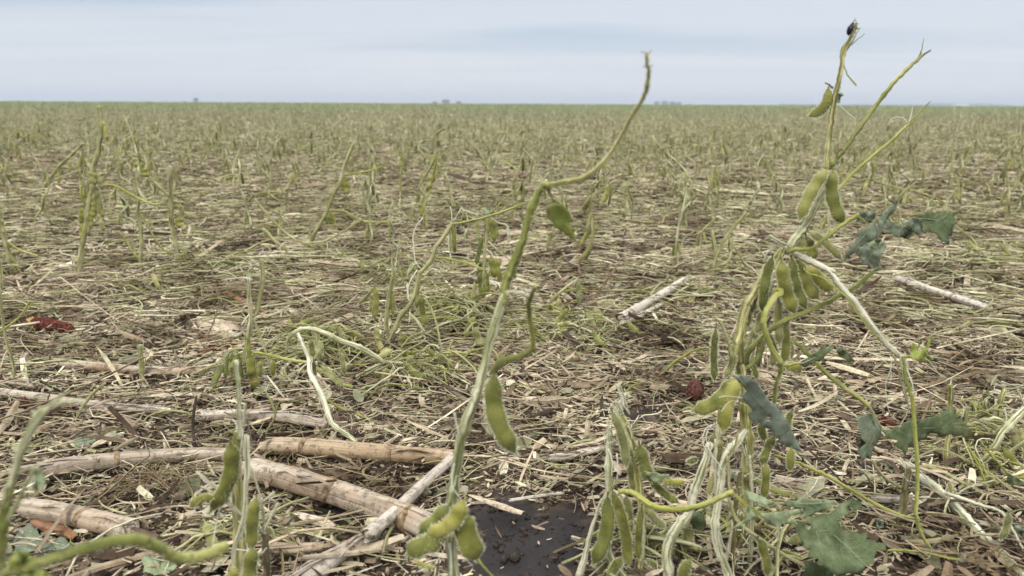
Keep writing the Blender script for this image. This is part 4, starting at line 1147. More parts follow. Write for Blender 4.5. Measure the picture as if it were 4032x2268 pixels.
p.stem([(740, 1150), (722, 1230), (680, 1310), (620, 1362)], [30, 36, 34, 30], frame='B', mat='stem_green', name='branch', Y=.58)
p.leaf([(1180, 135), (1230, 100), (1280, 60), (1340, 30), (1400, 20), (1370, 60), (1320, 100), (1260, 125), (1215, 150)], frame='A', mat='leaf_dark', Y=.57, rib=[(1185, 132), (1280, 90), (1390, 30)])
p.leaf([(1410, 40), (1440, 30), (1480, 60), (1520, 110), (1490, 118), (1455, 100), (1425, 85)], frame='A', mat='leaf_dark', Y=.57)
p.strip([(1180, 138), (1290, 110), (1420, 75), (1480, 30), (1550, 5)], 6, frame='A', mat='stem_dull', name='leaf_stalk', Y=.575)
p.strip([(1330, 60), (1380, 10), (1415, 30), (1400, 60)], 4, frame='A', mat='fibre_pale', Y=.57)
p.stem([(1120, -30), (1180, 20), (1250, 90), (1350, 190), (1450, 270), (1550, 342), (1615, 398)], [24, 28, 28, 26], frame='A', mat='stem_green', name='petiole', Y=[.62, .60, .58])
p.stem([(1615, 398), (1640, 440), (1672, 500), (1690, 530)], [20, 12, 8], frame='A', mat='stem_dull', name='petiole', Y=.58, hairs=500)
p.leaf([(1520, 470), (1570, 452), (1620, 440), (1655, 470), (1692, 520), (1680, 600), (1640, 650), (1620, 725), (1580, 725), (1535, 680), (1590, 630), (1560, 580), (1550, 520)], frame='A', mat='leaf_blue', Y=.585, rib=[(1640, 460), (1650, 560), (1590, 700)], jag=1.5, slope=(.01, 0))
p.leaf([(1560, 600), (1600, 560), (1630, 600), (1620, 720), (1570, 725), (1545, 670)], frame='A', mat='leaf_dark', Y=.592)
p.leaf([(1690, 540), (1790, 535), (1820, 500), (1860, 480), (1905, 430), (1920, 480), (1990, 460), (2060, 430), (2145, 405), (2150, 460), (2200, 490), (2240, 545), (2230, 592), (2120, 565), (2060, 585), (1990, 560), (1960, 600), (1880, 605), (1935, 655), (1840, 625), (1840, 690), (1770, 640), (1722, 580)], frame='A', mat='leaf_dark', Y=.58, rib=[(1690, 540), (1950, 530), (2200, 528)], slope=(.02, -.01), wave=.006, jag=1.2)
for q in ([(2140, 520), (2220, 530), (2290, 560)], [(2130, 500), (2250, 495), (2330, 505)], [(2200, 590), (2240, 640), (2235, 600)], [(1840, 690), (1790, 640), (1730, 590)]):
    p.strip(q, 5, frame='A', mat='petiole_green', name='leaf_vein', Y=.585)
p.pod((775, 215), (520, 425), 98, -.14, 3, frame='A', hairs=360, mat='pod_green', Y=.575, thick=.45, label='long curved pod pointing left with a dried flower at its tip')
p.strip([(530, 410), (490, 400), (440, 420)], [26, 8], frame='A', mat='pod_yellow' if False else 'stem_dull', name='dried_flower', Y=.575)
p.strip([(520, 400), (495, 375), (470, 365)], [22, 14], frame='A', mat='stem_dull', name='dried_flower', Y=.575)
p.pod((800, 230), (705, 550), 92, .06, 2, frame='A', hairs=360, mat='pod_yellow', Y=.57, thick=.5)
for a, b_, w, be, n_, y_, m_ in (((935, 500), (962, 605), 48, 0, 1, .60, 'pod_green'), ((1135, 420), (1112, 545), 46, .1, 1, .6, 'pod_green'), ((1128, 655), (1122, 790), 54, 0, 1, .585, 'pod_green'),
                              ((1025, 580), (950, 755), 56, .05, 2, .585, 'pod_green'), ((968, 745), (955, 965), 52, -.04, 2, .585, 'pod_green'),
                              ((925, 1220), (985, 1449), 74, -.08, 2, .545, 'pod_green'), ((500, 1345), (462, 1480), 84, .1, 1, .535, 'pod_yellow'), ((1070, 1290), (1190, 1335), 40, .05, 2, .57, 'pod_green'), ((550, 720), (480, 745), 40, 0, 1, .6, 'pod_green')):
    p.pod(a, b_, w, be, n_, frame='A', hairs=220, Y=y_, mat=m_)
p.leaf([(775, 205), (830, 200), (900, 235), (945, 290), (990, 350), (1040, 400), (1080, 435), (1110, 500), (1150, 590), (1195, 680), (1120, 650), (1075, 630), (1010, 555), (960, 525), (925, 495), (905, 515), (870, 470), (858, 440), (885, 410), (840, 370), (815, 330), (850, 300), (820, 260)], frame='A', mat='leaf_grey', Y=.55, slope=(.02, .03), wave=.008, rib=[(800, 215), (950, 400), (1170, 660)], jag=.6, holes=((985, 470, 16), (880, 420, 10)), label='limp blue-green leaf hanging against the stem')
p.strip([(680, 340), (730, 330), (830, 345), (860, 350)], 7, frame='A', mat='fibre_pale', Y=.55); p.strip([(690, 430), (760, 360), (860, 390)], 5, frame='A', mat='fibre_pale', Y=.55)
p.leaf([(760, 205), (790, 195), (830, 215), (800, 225)], frame='A', mat='leaf_pale', name='leaf_scrap', Y=.55)
for a, b_, w, be, n_, y_, m_ in (((700, 760), (655, 960), 60, .05, 3, .605, 'pod_dull'), ((640, 880), (625, 1060), 56, .03, 2, .61, 'pod_dull'), ((780, 640), (760, 860), 66, .04, 3, .60, 'pod_dull'), ((1010, 430), (1000, 560), 70, 0, 2, .605, 'pod_dull'),
                              ((680, 1080), (640, 1240), 60, .04, 2, .61, 'pod_dull'), ((540, 1180), (500, 1330), 50, .04, 2, .60, 'pod_dull'), ((820, 1200), (800, 1340), 46, 0, 2, .61, 'pod_dull'), ((905, 990), (900, 1120), 48, .05, 2, .605, 'pod_dull'), ((650, 1300), (690, 1430), 44, 0, 2, .61, 'pod_green')):
    p.pod(a, b_, w, be, n_, frame='B', hairs=200, Y=y_, mat=m_)
for q, w, mm in (([(640, 1320), (660, 1200), (690, 1080), (740, 960), (770, 850), (800, 760)], 40, 'stem_shredded'), ([(700, 1330), (700, 1250), (720, 1150), (760, 1050), (790, 980)], 34, 'stem_brown'), ([(560, 1300), (600, 1250), (650, 1130), (660, 1040)], 26, 'stem_shredded')):
    p.stem(q, [w, w * .7], frame='B', mat=mm, Y=.61, fray=4)
for q, w, mm in (([(760, 1350), (770, 1200), (780, 1050), (800, 900), (815, 780)], 34, 'stem_brown'), ([(870, 1400), (880, 1200), (885, 1000), (880, 850), (870, 700)], 30, 'stem_shredded'), ([(720, 1400), (745, 1250), (770, 1100)], 26, 'stem_bleached')):
    p.stem(q, [w, w * .7], frame='A', mat=mm, Y=.575, fray=4)
for k in range(60):
    x0 = random.choice((840, 850, 800, 760, 870)) + random.gauss(0, 20); y0 = random.uniform(560, 1400); L = random.uniform(15, 90); a = random.gauss(-1.57, .8)
    p.strip([(x0, y0), (x0 + math.cos(a) * L * .5 + random.gauss(0, 8), y0 + math.sin(a) * L * .5), (x0 + math.cos(a) * L, y0 + math.sin(a) * L)], random.uniform(4, 9), frame='A', mat=random.choice(['fibre_pale', 'stem_dull', 'stem_shredded']), Y=.555)
# leaf cluster at the end of the petiole
p.stem([(1400, 268), (1440, 300), (1490, 330)], [14, 10], frame='B', mat='petiole_green', name='twig', Y=.56)
p.strip([(1560, 380), (1620, 280), (1670, 170), (1740, 100), (1825, 25)], [20, 18], frame='B', mat='stem_dull', name='twig', Y=.57)
p.strip([(1770, 90), (1790, 40), (1825, 15)], [10, 18], frame='B', mat='stem_brown', name='twig_tip', Y=.57)
p.leaf([(1390, 245), (1460, 235), (1540, 240), (1540, 280), (1500, 320), (1440, 330), (1400, 300)], frame='B', mat='leaf_blue', Y=.565)
p.leaf([(1530, 300), (1490, 345), (1400, 385), (1410, 420), (1350, 500), (1290, 600), (1270, 605), (1350, 560), (1440, 500), (1530, 440), (1545, 380)], frame='B', mat='leaf_blue', Y=.56, rib=[(1520, 350), (1420, 450), (1290, 590)], jag=.6)
p.leaf([(1530, 420), (1560, 290), (1600, 240), (1670, 160), (1700, 150), (1670, 240), (1600, 310), (1580, 390), (1550, 440)], frame='B', mat='leaf_blue', Y=.565, rib=[(1540, 420), (1600, 290), (1680, 170)], jag=.5)
p.leaf([(1450, 480), (1520, 450), (1600, 450), (1612, 490), (1580, 540), (1560, 600), (1555, 655), (1500, 640), (1440, 590), (1400, 540), (1410, 500)], frame='B', mat='leaf_blue', Y=.557, holes=((1520, 520, 10),), rib=[(1560, 440), (1500, 540), (1530, 640)])
p.leaf([(1470, 470), (1530, 440), (1570, 430), (1590, 460), (1540, 500), (1500, 500)], frame='B', mat='leaf_pale', Y=.55)
p.leaf([(1588, 300), (1650, 310), (1720, 330), (1790, 370), (1805, 405), (1770, 440), (1750, 420), (1690, 425), (1620, 400), (1595, 350)], frame='B', mat='leaf_blue', Y=.57, rib=[(1590, 320), (1690, 360), (1800, 400)])
p.leaf([(1690, 360), (1740, 345), (1800, 385), (1770, 440), (1710, 420)], frame='B', mat='leaf_dark', Y=.575)
p.leaf([(1730, 325), (1790, 285), (1850, 285), (1880, 340), (1870, 395), (1840, 410), (1790, 375)], frame='B', mat='leaf_blue', Y=.565, rib=[(1740, 330), (1800, 350), (1870, 380)])
p.leaf([(1790, 290), (1850, 262), (1930, 245), (2030, 238), (2130, 245), (2090, 268), (2115, 330), (2085, 350), (2080, 400), (2050, 480), (2010, 460), (1960, 400), (1880, 385), (1870, 330), (1840, 290)], frame='B', mat='leaf_dark', Y=.575, slope=(.02, -.01), rib=[(1800, 285), (1950, 300), (2100, 330)])
for q in ([(2060, 420), (2120, 440), (2145, 490)], [(1500, 180), (1510, 130), (1530, 100)], [(1440, 110), (1460, 160), (1480, 200)]):
    p.strip(q, 5, frame='B', mat='stem_dull', name='leaf_vein', Y=.57)

# beetle on the tip of the right plant
def beetle():
    b0 = at(*src('C', 548, 226), .592); h0 = at(*src('C', 580, 140), .592)
    ax = h0 - b0; L = ax.length; T = ax.normalized()
    n_ = T.cross(Vector((0, -1, 0))).normalized()
    prof = [(0, .02), (.06, .16), (.16, .27), (.3, .33), (.45, .34), (.58, .32), (.68, .26), (.72, .19), (.78, .20), (.84, .17), (.87, .11), (.92, .13), (.97, .10), (1.0, .03)]
    pts = [b0 + ax * t_ + n_ * (-.06 * L * math.sin(math.pi * t_)) for t_, _r in prof]
    mb = MB(); mb.ring_tube(pts, [r_ * L * .75 for _t, r_ in prof], 12, 0, flat=.8)
    for t_, dx, dz in ((.82, .34, .12), (.66, .40, -.02), (.5, .38, -.22)):
        for yo in (-.14, .14):
            a = b0 + ax * t_ + Vector((0, yo * L, 0)) * .6
            k_ = a + n_ * (dx * L * .5) + T * (.12 * L) + Vector((0, yo * L, 0))
            e = a + n_ * (dx * L) + T * dz * L
            mb.ring_tube([a, k_, e, e + n_ * .05 * L + T * .08 * L], [L * .03, L * .024, L * .018, L * .012], 5, 0)
    for yo in (-.05, .05):
        a = h0 + Vector((0, yo * L, 0))
        mb.ring_tube([a, a + T * .14 * L + n_ * .03 * L, a + T * .30 * L + n_ * (.03 + yo) * L], [L * .018, L * .014, L * .01], 5, 0)
    return tag(mb.build('beetle', ['beetle_black'], None, origin=b0), 'small black beetle clinging to the frayed tip of the tallest plant', 'beetle')
beetle()

# frayed stub cluster right of the mud
p = Plant('soybean_plant', 'short broken bean plant with shredded white top and hanging pods beside the mud', .55, (560, 1449), 'N')
p.stem([(350, 1300), (345, 1150), (350, 1000), (352, 880), (352, 740), (350, 600), (352, 480), (362, 400)], [70, 66, 60, 58, 56, 44, 30], frame='N', mat='stem_shredded', to_ground=.02)
p.stem([(560, 1520), (560, 1400), (575, 1250), (580, 1100), (575, 950), (560, 800), (535, 650), (500, 500), (465, 400), (430, 330), (395, 270)], [52, 56, 54, 50, 50, 52, 56, 50, 36], frame='N', mat='stem_olive', to_ground=.0)
for q, w in (([(395, 108), (420, 160), (440, 230), (490, 320)], 16), ([(430, 125), (450, 180), (470, 250), (495, 325)], 16), ([(400, 110), (440, 180), (455, 260)], 12), ([(365, 250), (400, 300), (430, 380)], 26), ([(380, 240), (420, 250), (450, 330)], 24),
             ([(300, 290), (340, 292), (385, 290)], 10), ([(335, 360), (345, 420), (340, 500)], 12), ([(405, 600), (412, 700), (405, 800)], 12), ([(345, 560), (372, 650), (365, 760)], 12), ([(335, 520), (400, 500), (440, 430), (475, 378)], 7), ([(290, 450), (320, 470), (318, 520)], 12), ([(480, 400), (500, 440), (512, 500)], 16)):
    p.strip(q, w, frame='N', mat='stem_bleached' if w > 12 else 'fibre_pale', Y=.545)
p.strip([(470, 165), (500, 135), (530, 115), (575, 102)], [20, 12], frame='N', mat='petiole_green', name='twig')
p.stem([(440, 330), (420, 290), (440, 220), (480, 170)], [40, 40, 26], frame='N', mat='stem_bleached', name='torn_top', hairs=0)
for a, b_, w, be, n_, y_, m_ in (((372, 300), (470, 685), 68, -.06, 3, .54, 'pod_dull'), ((565, 535), (640, 790), 100, .03, 2, .545, 'pod_green'), ((640, 780), (835, 938), 62, .05, 3, .55, 'pod_green'), ((495, 640), (525, 860), 56, 0, 2, .56, 'pod_dull'),
                              ((340, 890), (240, 1365), 104, -.08, 3, .535, 'pod_green'), ((375, 850), (485, 1375), 92, -.05, 4, .53, 'pod_green'), ((470, 890), (500, 1090), 62, 0, 2, .56, 'pod_dull'), ((345, 1050), (290, 1440), 100, 0, 3, .555, 'pod_dull'),
                              ((580, 960), (560, 1330), 60, .03, 3, .54, 'pod_green'), ((610, 965), (745, 1110), 60, .08, 2, .55, 'pod_dull'), ((510, 1060), (475, 1200), 44, 0, 1, .55, 'pod_dull'), ((440, 1320), (330, 1480), 80, 0, 2, .54, 'pod_green'), ((600, 1330), (720, 1449), 50, -.1, 2, .55, 'pod_green')):
    p.pod(a, b_, w, be, n_, frame='N', hairs=300, Y=y_, mat=m_)
p.pod((720, 770), (880, 790), 60, .15, 2, frame='N', hairs=160, Y=.54, mat='pod_yellow')
p.leaf([(590, 715), (650, 725), (700, 735), (770, 740), (780, 790), (700, 795), (650, 790), (620, 750)], frame='N', mat='leaf_pale', name='split_pod', Y=.54)
p.strip([(565, 545), (555, 500), (525, 480)], 16, frame='N', mat='stem_dull', name='pod_stalk')
p.stem([(420, 860), (500, 862), (580, 910), (650, 960), (760, 985), (870, 980), (1000, 955), (1120, 900), (1215, 860)], [34, 44, 44, 42, 40, 38], frame='N', mat='petiole_green', name='petiole', Y=[.53, .51, .50], hairs=700)
p.strip([(370, 860), (385, 800), (400, 780), (440, 800)], 26, frame='N', mat='stem_dull', name='dry_calyx', Y=.535)
p.stem([(330, 870), (280, 960), (250, 1060), (210, 1200), (180, 1320), (140, 1449)], [12, 14, 30, 44, 50], frame='N', mat='stem_bleached', name='bark_strip', Y=.54, hairs=0)
p.stem([(755, 925), (800, 965), (850, 1010), (900, 1042), (980, 1080), (1045, 1115)], [22, 24, 24, 18], frame='A', mat='petiole_green', name='leaf_stalk', Y=.50)
p.leaf([(830, 915), (900, 935), (960, 960), (1050, 1000), (960, 1010), (880, 985), (845, 950)], frame='A', mat='leaf_pale', Y=.50)
p.leaf([(860, 1005), (900, 1060), (905, 1090), (860, 1110), (800, 1140), (720, 1180), (790, 1130), (850, 1090), (850, 1040)], frame='A', mat='leaf_pale', Y=.49, jag=.5)
p.leaf([(930, 1060), (1000, 1055), (1100, 1045), (1200, 1030), (1210, 1055), (1130, 1075), (1100, 1105), (1180, 1095), (1150, 1120), (1060, 1130), (1050, 1250), (1040, 1140), (980, 1110)], frame='A', mat='leaf_pale', Y=.49, jag=.5)
p.leaf([(1000, 1000), (1100, 985), (1200, 965), (1300, 968), (1390, 975), (1420, 1000), (1330, 1040), (1240, 1080), (1180, 1090), (1220, 1040), (1100, 1010)], frame='A', mat='leaf_pale', Y=.51, rib=[(1030, 1000), (1200, 1000), (1400, 990)])
p.leaf([(1150, 1165), (1180, 1115), (1250, 1080), (1330, 1065), (1400, 1040), (1430, 1000), (1500, 968), (1565, 985), (1560, 1030), (1500, 1060), (1450, 1075), (1425, 1120), (1450, 1165), (1520, 1185), (1600, 1180), (1590, 1225), (1650, 1235), (1720, 1240), (1715, 1285), (1660, 1300), (1645, 1380), (1600, 1375), (1560, 1440), (1480, 1425), (1420, 1449), (1350, 1400), (1290, 1380), (1230, 1340), (1245, 1290), (1190, 1240)], frame='A', mat='leaf_dark', Y=.50, slope=(.01, -.03), wave=.010, rib=[(1200, 1110), (1400, 1200), (1620, 1410)], holes=((1235, 1140, 20), (1490, 1030, 18), (1420, 1100, 10)), jag=1.3, label='large torn dark green leaf with brown-edged holes at the bottom')
p.leaf([(1220, 1350), (1280, 1370), (1380, 1410), (1400, 1470), (1200, 1470), (1215, 1400)], frame='A', mat='leaf_dark', Y=.505)
p.strip([(1180, 1110), (1300, 1070), (1420, 1000)], 6, frame='A', mat='petiole_green', name='leaf_vein', Y=.49)

# bleached broken stems between the stub and the right plant
p = Plant('soybean_plant', 'bleached bean stems split open and bending to the ground left of the tallest plant', .55, (700, 1400), 'A')
p.stem([(850, 545), (800, 610), (740, 680), (700, 770), (690, 880), (668, 1000), (655, 1120), (672, 1250), (705, 1350), (740, 1449), (745, 1500)][::-1], [50, 52, 50, 54, 50, 50, 52, 44], frame='A', mat='stem_bleached', Y=[.545, .57, .58], wob=.35)
p.stem([(625, 620), (600, 720), (560, 830), (525, 930), (500, 1040), (440, 1120), (385, 1210), (352, 1300), (365, 1449), (370, 1500)][::-1], [56, 66, 70, 60, 56, 60, 50, 40], frame='A', mat='stem_bleached', Y=[.54, .56, .57], wob=.35)
p.stem([(740, 960), (780, 1080), (840, 1150), (900, 1195), (1050, 1300), (1200, 1380), (1260, 1449)], [20, 24, 24, 22], frame='A', mat='stem_dull', name='strand', Y=[.57, .55], hairs=300)
p.stem([(735, 700), (742, 850), (748, 950)], [18, 18], frame='A', mat='stem_dull', name='strand', Y=.57, hairs=300)
p.stem([(655, 600), (660, 700), (655, 850), (660, 960)], [16, 16, 12], frame='A', mat='stem_bleached', name='strand', Y=.575, hairs=300)
p.stem([(820, 790), (880, 830), (930, 870), (1020, 915), (1160, 955)], [24, 30, 30, 22], frame='A', mat='petiole_green', name='branch', Y=[.58, .60])
p.stem([(1020, 700), (1160, 742), (1260, 785), (1380, 842), (1500, 915), (1650, 1000), (1790, 1062), (1890, 1090)], [16, 20, 22, 24, 22, 14], frame='A', mat='petiole_green', name='branch', Y=[.60, .60, .62], hairs=600)
p.stem([(740, 700), (780, 640), (800, 560)], [12, 16], frame='A', mat='stem_olive', name='twig')
for q, w in (([(640, 510), (600, 530), (580, 590), (590, 650), (630, 700), (660, 740)], 8), ([(655, 500), (612, 540), (600, 600), (615, 670)], 8), ([(590, 490), (620, 520), (650, 545)], 7), ([(600, 630), (640, 700), (680, 760), (700, 790)], 12), ([(430, 1120), (500, 1060), (560, 1000)], 16), ([(620, 980), (560, 1000), (500, 1060)], 8), ([(660, 1100), (690, 1200), (720, 1290)], 16)):
    p.strip(q, w, frame='A', mat='fibre_pale', Y=.565)
for a, b_, w, be, n_ in (((650, 560), (620, 700), 46, 0, 2), ((690, 600), (680, 740), 50, 0, 2), ((480, 1130), (470, 1290), 50, 0, 2), ((500, 1150), (510, 1290), 40, 0, 2), ((640, 820), (620, 940), 36, 0, 1)):
    p.pod(a, b_, w, be, n_, frame='A', hairs=150, Y=.58, mat='pod_dull')
p.leaf([(500, 1060), (560, 1040), (600, 1110), (580, 1180), (545, 1250), (530, 1180), (510, 1120)], frame='A', mat='leaf_dark', Y=.60)
p.leaf([(500, 1200), (560, 1210), (620, 1230), (640, 1290), (580, 1340), (540, 1290)], frame='A', mat='leaf_blue', Y=.60)

# fallen bleached plant lower right
p = Plant('soybean_plant', 'fallen white-barked bean stem sloping to the lower right corner', .66, (270, 1010), 'M')
p.stem([(265, 715), (330, 760), (400, 815), (480, 880), (560, 950), (640, 1030), (720, 1120), (800, 1200), (880, 1280), (960, 1360), (1045, 1449), (1080, 1480)], [40, 56, 60, 64, 60, 56, 56, 60, 60, 60], frame='M', mat='stem_bleached', Y=[.72, .63, .54], hairs=700, wob=.35)
p.stem([(540, 905), (620, 930), (720, 965), (800, 990), (880, 1015), (930, 1060), (970, 1130), (1010, 1200), (1050, 1270)], [26, 24, 20, 16, 12], frame='M', mat='stem_bleached', name='branch', Y=[.64, .60, .57], hairs=300)
p.stem([(370, 728), (450, 740), (540, 775), (640, 830), (740, 880), (840, 930), (960, 970), (1060, 985)], [20, 26, 26, 24, 20], frame='M', mat='stem_dull', name='branch', Y=[.70, .68, .66])
for q, w in (([(240, 670), (262, 700), (270, 740)], 14), ([(230, 690), (255, 720), (300, 770)], 16), ([(490, 815), (500, 850), (520, 880)], 10), ([(500, 975), (530, 945), (555, 925)], 9), ([(300, 700), (380, 770), (460, 860)], 12)):
    p.strip(q, w, frame='M', mat='fibre_pale', Y=.68)
p.pod((560, 830), (580, 900), 36, 0, 1, frame='M', Y=.64, mat='pod_dull')
p.pod((950, 1035), (900, 1210), 62, -.1, 2, frame='M', Y=.58, mat='pod_dull')
p = Plant('soybean_plant', 'dark brown upright stub with one green side shoot right of the big torn leaf', gY('M', 200, 1130) - .005, (220, 1130), 'M')
p.stem([(195, 1130), (220, 1060), (255, 1020), (268, 940), (275, 850), (290, 790), (300, 740)], [46, 50, 48, 44, 40, 34], frame='M', mat='stem_brown', to_ground=0, fray=3)
p.stem([(245, 865), (200, 840), (140, 800), (90, 745), (60, 690)], [22, 22, 20, 18], frame='M', mat='stem_dull', name='branch')
# right edge cluster
p = Plant('soybean_plant', 'pale bean stem leaning in from the right edge with shredded white top', gY('M', 745, 775) - .005, (760, 770), 'M')
p.stem([(745, 775), (790, 720), (830, 640), (870, 580), (930, 490), (990, 420), (1060, 350), (1120, 300)], [34, 38, 44, 46, 44], frame='M', mat='stem_shredded', to_ground=0)
for q, w in (([(860, 190), (920, 200), (980, 190), (1055, 200)], 16), ([(870, 185), (940, 215), (1000, 215), (1055, 185)], 12), ([(905, 170), (960, 190), (1055, 215)], 14), ([(925, 350), (940, 400), (930, 450)], 16), ([(930, 345), (985, 352), (950, 380)], 10), ([(1010, 220), (1040, 280), (1055, 330)], 18)):
    p.strip(q, w, frame='M', mat='stem_bleached')
p.pod((985, 470), (995, 590), 56, 0, 2, frame='M', mat='pod_dull'); p.pod((1020, 480), (1050, 560), 40, 0, 2, frame='M', mat='pod_dull')
p.stem([(700, 800), (760, 760), (850, 760), (920, 670), (1060, 560)], [20, 24, 26], frame='M', mat='stem_dull', name='branch')
for i, (pts, w, Y, lab) in enumerate([
    ([(545, 760), (545, 640), (560, 520), (565, 400), (572, 300), (570, 190)], 36, 1.0, 'upright olive stub behind the pointed dark leaf at right'),
    ([(880, 520), (895, 400), (900, 300), (930, 220)], 34, 1.1, 'upright stem holding up the shredded white top at the right edge'),
    ([(795, 520), (825, 430), (800, 340), (805, 300)], 26, 1.15, 'small forked stub left of the shredded white top'),
    ([(690, 590), (672, 460), (680, 380), (690, 340)], 22, 1.05, 'thin stub with a pale broken cap behind the pointed dark leaf'),
    ([(450, 470), (452, 400), (455, 340)], 24, 1.2, 'short green stub just left of the upright olive stub'),
    ([(100, 900), (60, 850), (20, 790), (0, 760)], 20, .80, 'slanted yellow-green shoot right of the frayed stems')]):
    Y = gY('M', *pts[0]) - .005
    p = Plant('soybean_stub', lab, Y, pts[0], 'M')
    p.stem(pts, [w, w * .8], mat=random.choice(['stem_dull', 'stem_olive']), frame='M', to_ground=0, fray=3, hairs=900)
    if i == 3:
        p.strip([(565, 285), (620, 300), (660, 335), (700, 370)], 12, frame='M', mat='stem_bleached'); p.strip([(660, 335), (655, 380), (640, 420)], 8, frame='M')
        p.pod((650, 500), (645, 620), 60, 0, 2, frame='M', mat='pod_green')
p = Plant('soybean_plant', 'tangle of thin yellow-green petioles crossing at the right edge', .68, (800, 900), 'M')
for q, w in (([(690, 600), (740, 700), (790, 800), (830, 920)], 14), ([(720, 640), (800, 760), (900, 920), (950, 1000)], 14), ([(800, 600), (870, 690), (980, 800), (1060, 850)], 14), ([(690, 440), (760, 470), (800, 465)], 5), ([(830, 870), (900, 830), (960, 810), (1060, 800)], 20), ([(840, 650), (950, 690), (1060, 730)], 10), ([(960, 900), (970, 820), (1055, 700)], 6), ([(160, 1280), (300, 1282), (430, 1300), (560, 1330), (690, 1350), (760, 1350)], 16), ([(300, 1230), (420, 1280), (600, 1300)], 8), ([(640, 1200), (620, 1260), (625, 1320)], 6)):
    p.stem(q, [w, w * .8], frame='M', mat='petiole_green' if w > 8 else 'stem_dull', Y=[.70, .68] if q[0][1] < 1000 else 'g15', hairs=300, name='petiole')
p.leaf([(950, 770), (985, 790), (1055, 830), (1060, 860), (980, 850), (940, 830)], frame='M', mat='leaf_dark', Y=.66)
p.leaf([(990, 1110), (1050, 1120), (1060, 1200), (1000, 1190)], frame='M', mat='leaf_blue', Y=.60)
p.leaf([(80, 1070), (130, 1080), (135, 1130), (90, 1140)], frame='M', mat='leaf_blue', Y=.60)

# shredded plant at lower left centre
p = Plant('soybean_plant', 'shredded upright bean plant with crossing white splinters at the lower left of centre', .47, (350, 1449), 'G')
p.stem([(350, 1560), (352, 1449), (350, 1300), (345, 1150), (335, 1000), (328, 850), (330, 720), (335, 640)], [64, 62, 60, 60, 56, 50, 46], frame='G', mat='stem_olive', to_ground=True, n=12)
p.stem([(350, 680), (350, 600), (346, 500), (345, 450), (335, 340), (322, 242)], [26, 24, 22, 28, 34], frame='G', mat='stem_shredded', name='broken_tip', Y=.465)
for q, w in (([(385, 660), (390, 800), (384, 950), (374, 1100), (345, 1200), (315, 1300), (305, 1449)], 34), ([(378, 480), (374, 540), (368, 620)], 20), ([(372, 560), (352, 740), (312, 850), (300, 1000), (300, 1060)], 8), ([(110, 870), (220, 960), (330, 1080), (420, 1160), (492, 1212)], 20),
             ([(130, 945), (240, 1010), (335, 1105)], 14), ([(110, 868), (150, 915), (190, 950)], 10), ([(542, 980), (445, 1060), (385, 1140)], 18), ([(562, 1040), (520, 1120), (480, 1200)], 20), ([(405, 830), (450, 960), (480, 1100), (490, 1200)], 14), ([(260, 1040), (232, 1080), (212, 1180), (192, 1280)], 9), ([(262, 1040), (285, 1050), (300, 1040)], 9),
             ([(325, 1300), (400, 1310), (460, 1325), (500, 1290)], 9), ([(340, 1140), (370, 1180), (350, 1240)], 14), ([(470, 1010), (478, 1100), (485, 1180)], 16), ([(500, 1010), (530, 1020), (545, 1030)], 9), ([(350, 655), (365, 700), (372, 800)], 14), ([(300, 570), (325, 590), (335, 640)], 10)):
    p.strip(q, [w, w * .75], frame='G', mat='stem_bleached' if w > 13 else 'fibre_pale', Y=.455)
p.stem([(500, 1500), (498, 1400), (492, 1300), (488, 1180)], [40, 42, 36], frame='G', mat='stem_brown', Y=.46)
p.pod((292, 700), (185, 1085), 98, -.12, 3, frame='G', hairs=350, Y=.45, mat='pod_green', thick=.5)
p.pod((200, 1000), (75, 1060), 60, .1, 1, frame='G', hairs=100, Y=.44, mat='pod_yellow')
p.pod((440, 1010), (420, 1290), 72, .04, 3, frame='G', hairs=260, Y=.45, mat='pod_green')
p.pod((420, 1290), (400, 1520), 84, .02, 2, frame='G', hairs=260, Y=.45, mat='pod_green')
p.pod((330, 1400), (270, 1500), 60, .02, 2, frame='G', hairs=100, Y=.45, mat='pod_yellow')
p.strip([(255, 655), (290, 640), (330, 650), (340, 640)], [12, 24], frame='G', mat='stem_dull', name='dry_calyx')

# very near plant bottom left
p = Plant('soybean_plant', 'blurred near bean plant in the bottom left corner with a long wavy green petiole', .28, (-80, 1449), 'O')
p.stem([(-60, 1560), (-30, 1449), (0, 1250), (15, 1100), (40, 950), (60, 860), (85, 780)], [120, 110, 90, 74, 60, 50], frame='O', mat='stem_green', to_ground=True, n=12)
p.stem([(20, 1449), (60, 1420), (130, 1400), (250, 1360), (400, 1315), (550, 1270), (700, 1225), (860, 1185), (1000, 1178), (1100, 1200), (1180, 1240), (1260, 1290), (1340, 1315), (1450, 1310), (1560, 1280), (1690, 1230)], [70, 76, 84, 84, 86, 90, 88, 90, 88], frame='O', mat='stem_green', knots=False, wob=.06, name='petiole', Y=[.27, .26, .27, .28, .29], n=12, hairs=3000)
for q, w in (([(85, 790), (120, 640), (180, 470), (250, 330), (330, 210)], [60, 76]), ([(100, 760), (160, 560), (215, 420), (262, 230)], [36, 34]), ([(300, 260), (360, 200), (460, 160), (620, 140)], [60, 20]), ([(290, 300), (360, 190), (440, 120), (520, 80)], [40, 20]),
             ([(20, 900), (50, 780), (120, 700), (215, 645)], [40, 30]), ([(60, 1040), (130, 900), (200, 760), (260, 640)], [40, 30])):
    p.strip(q, w, frame='O', mat='stem_shredded', Y=.27)
p.leaf([(250, 640), (300, 650), (335, 720), (330, 780), (290, 760), (285, 820), (240, 790), (260, 730)], frame='O', mat='leaf_pale', Y=.265)
p.leaf([(60, 1340), (120, 1270), (200, 1270), (250, 1320), (190, 1340), (150, 1400), (60, 1400)], frame='O', mat='leaf_yellow', Y=.262)
p.leaf([(150, 1400), (300, 1390), (400, 1449), (420, 1500), (150, 1500)], frame='O', mat='leaf_yellow', Y=.262)
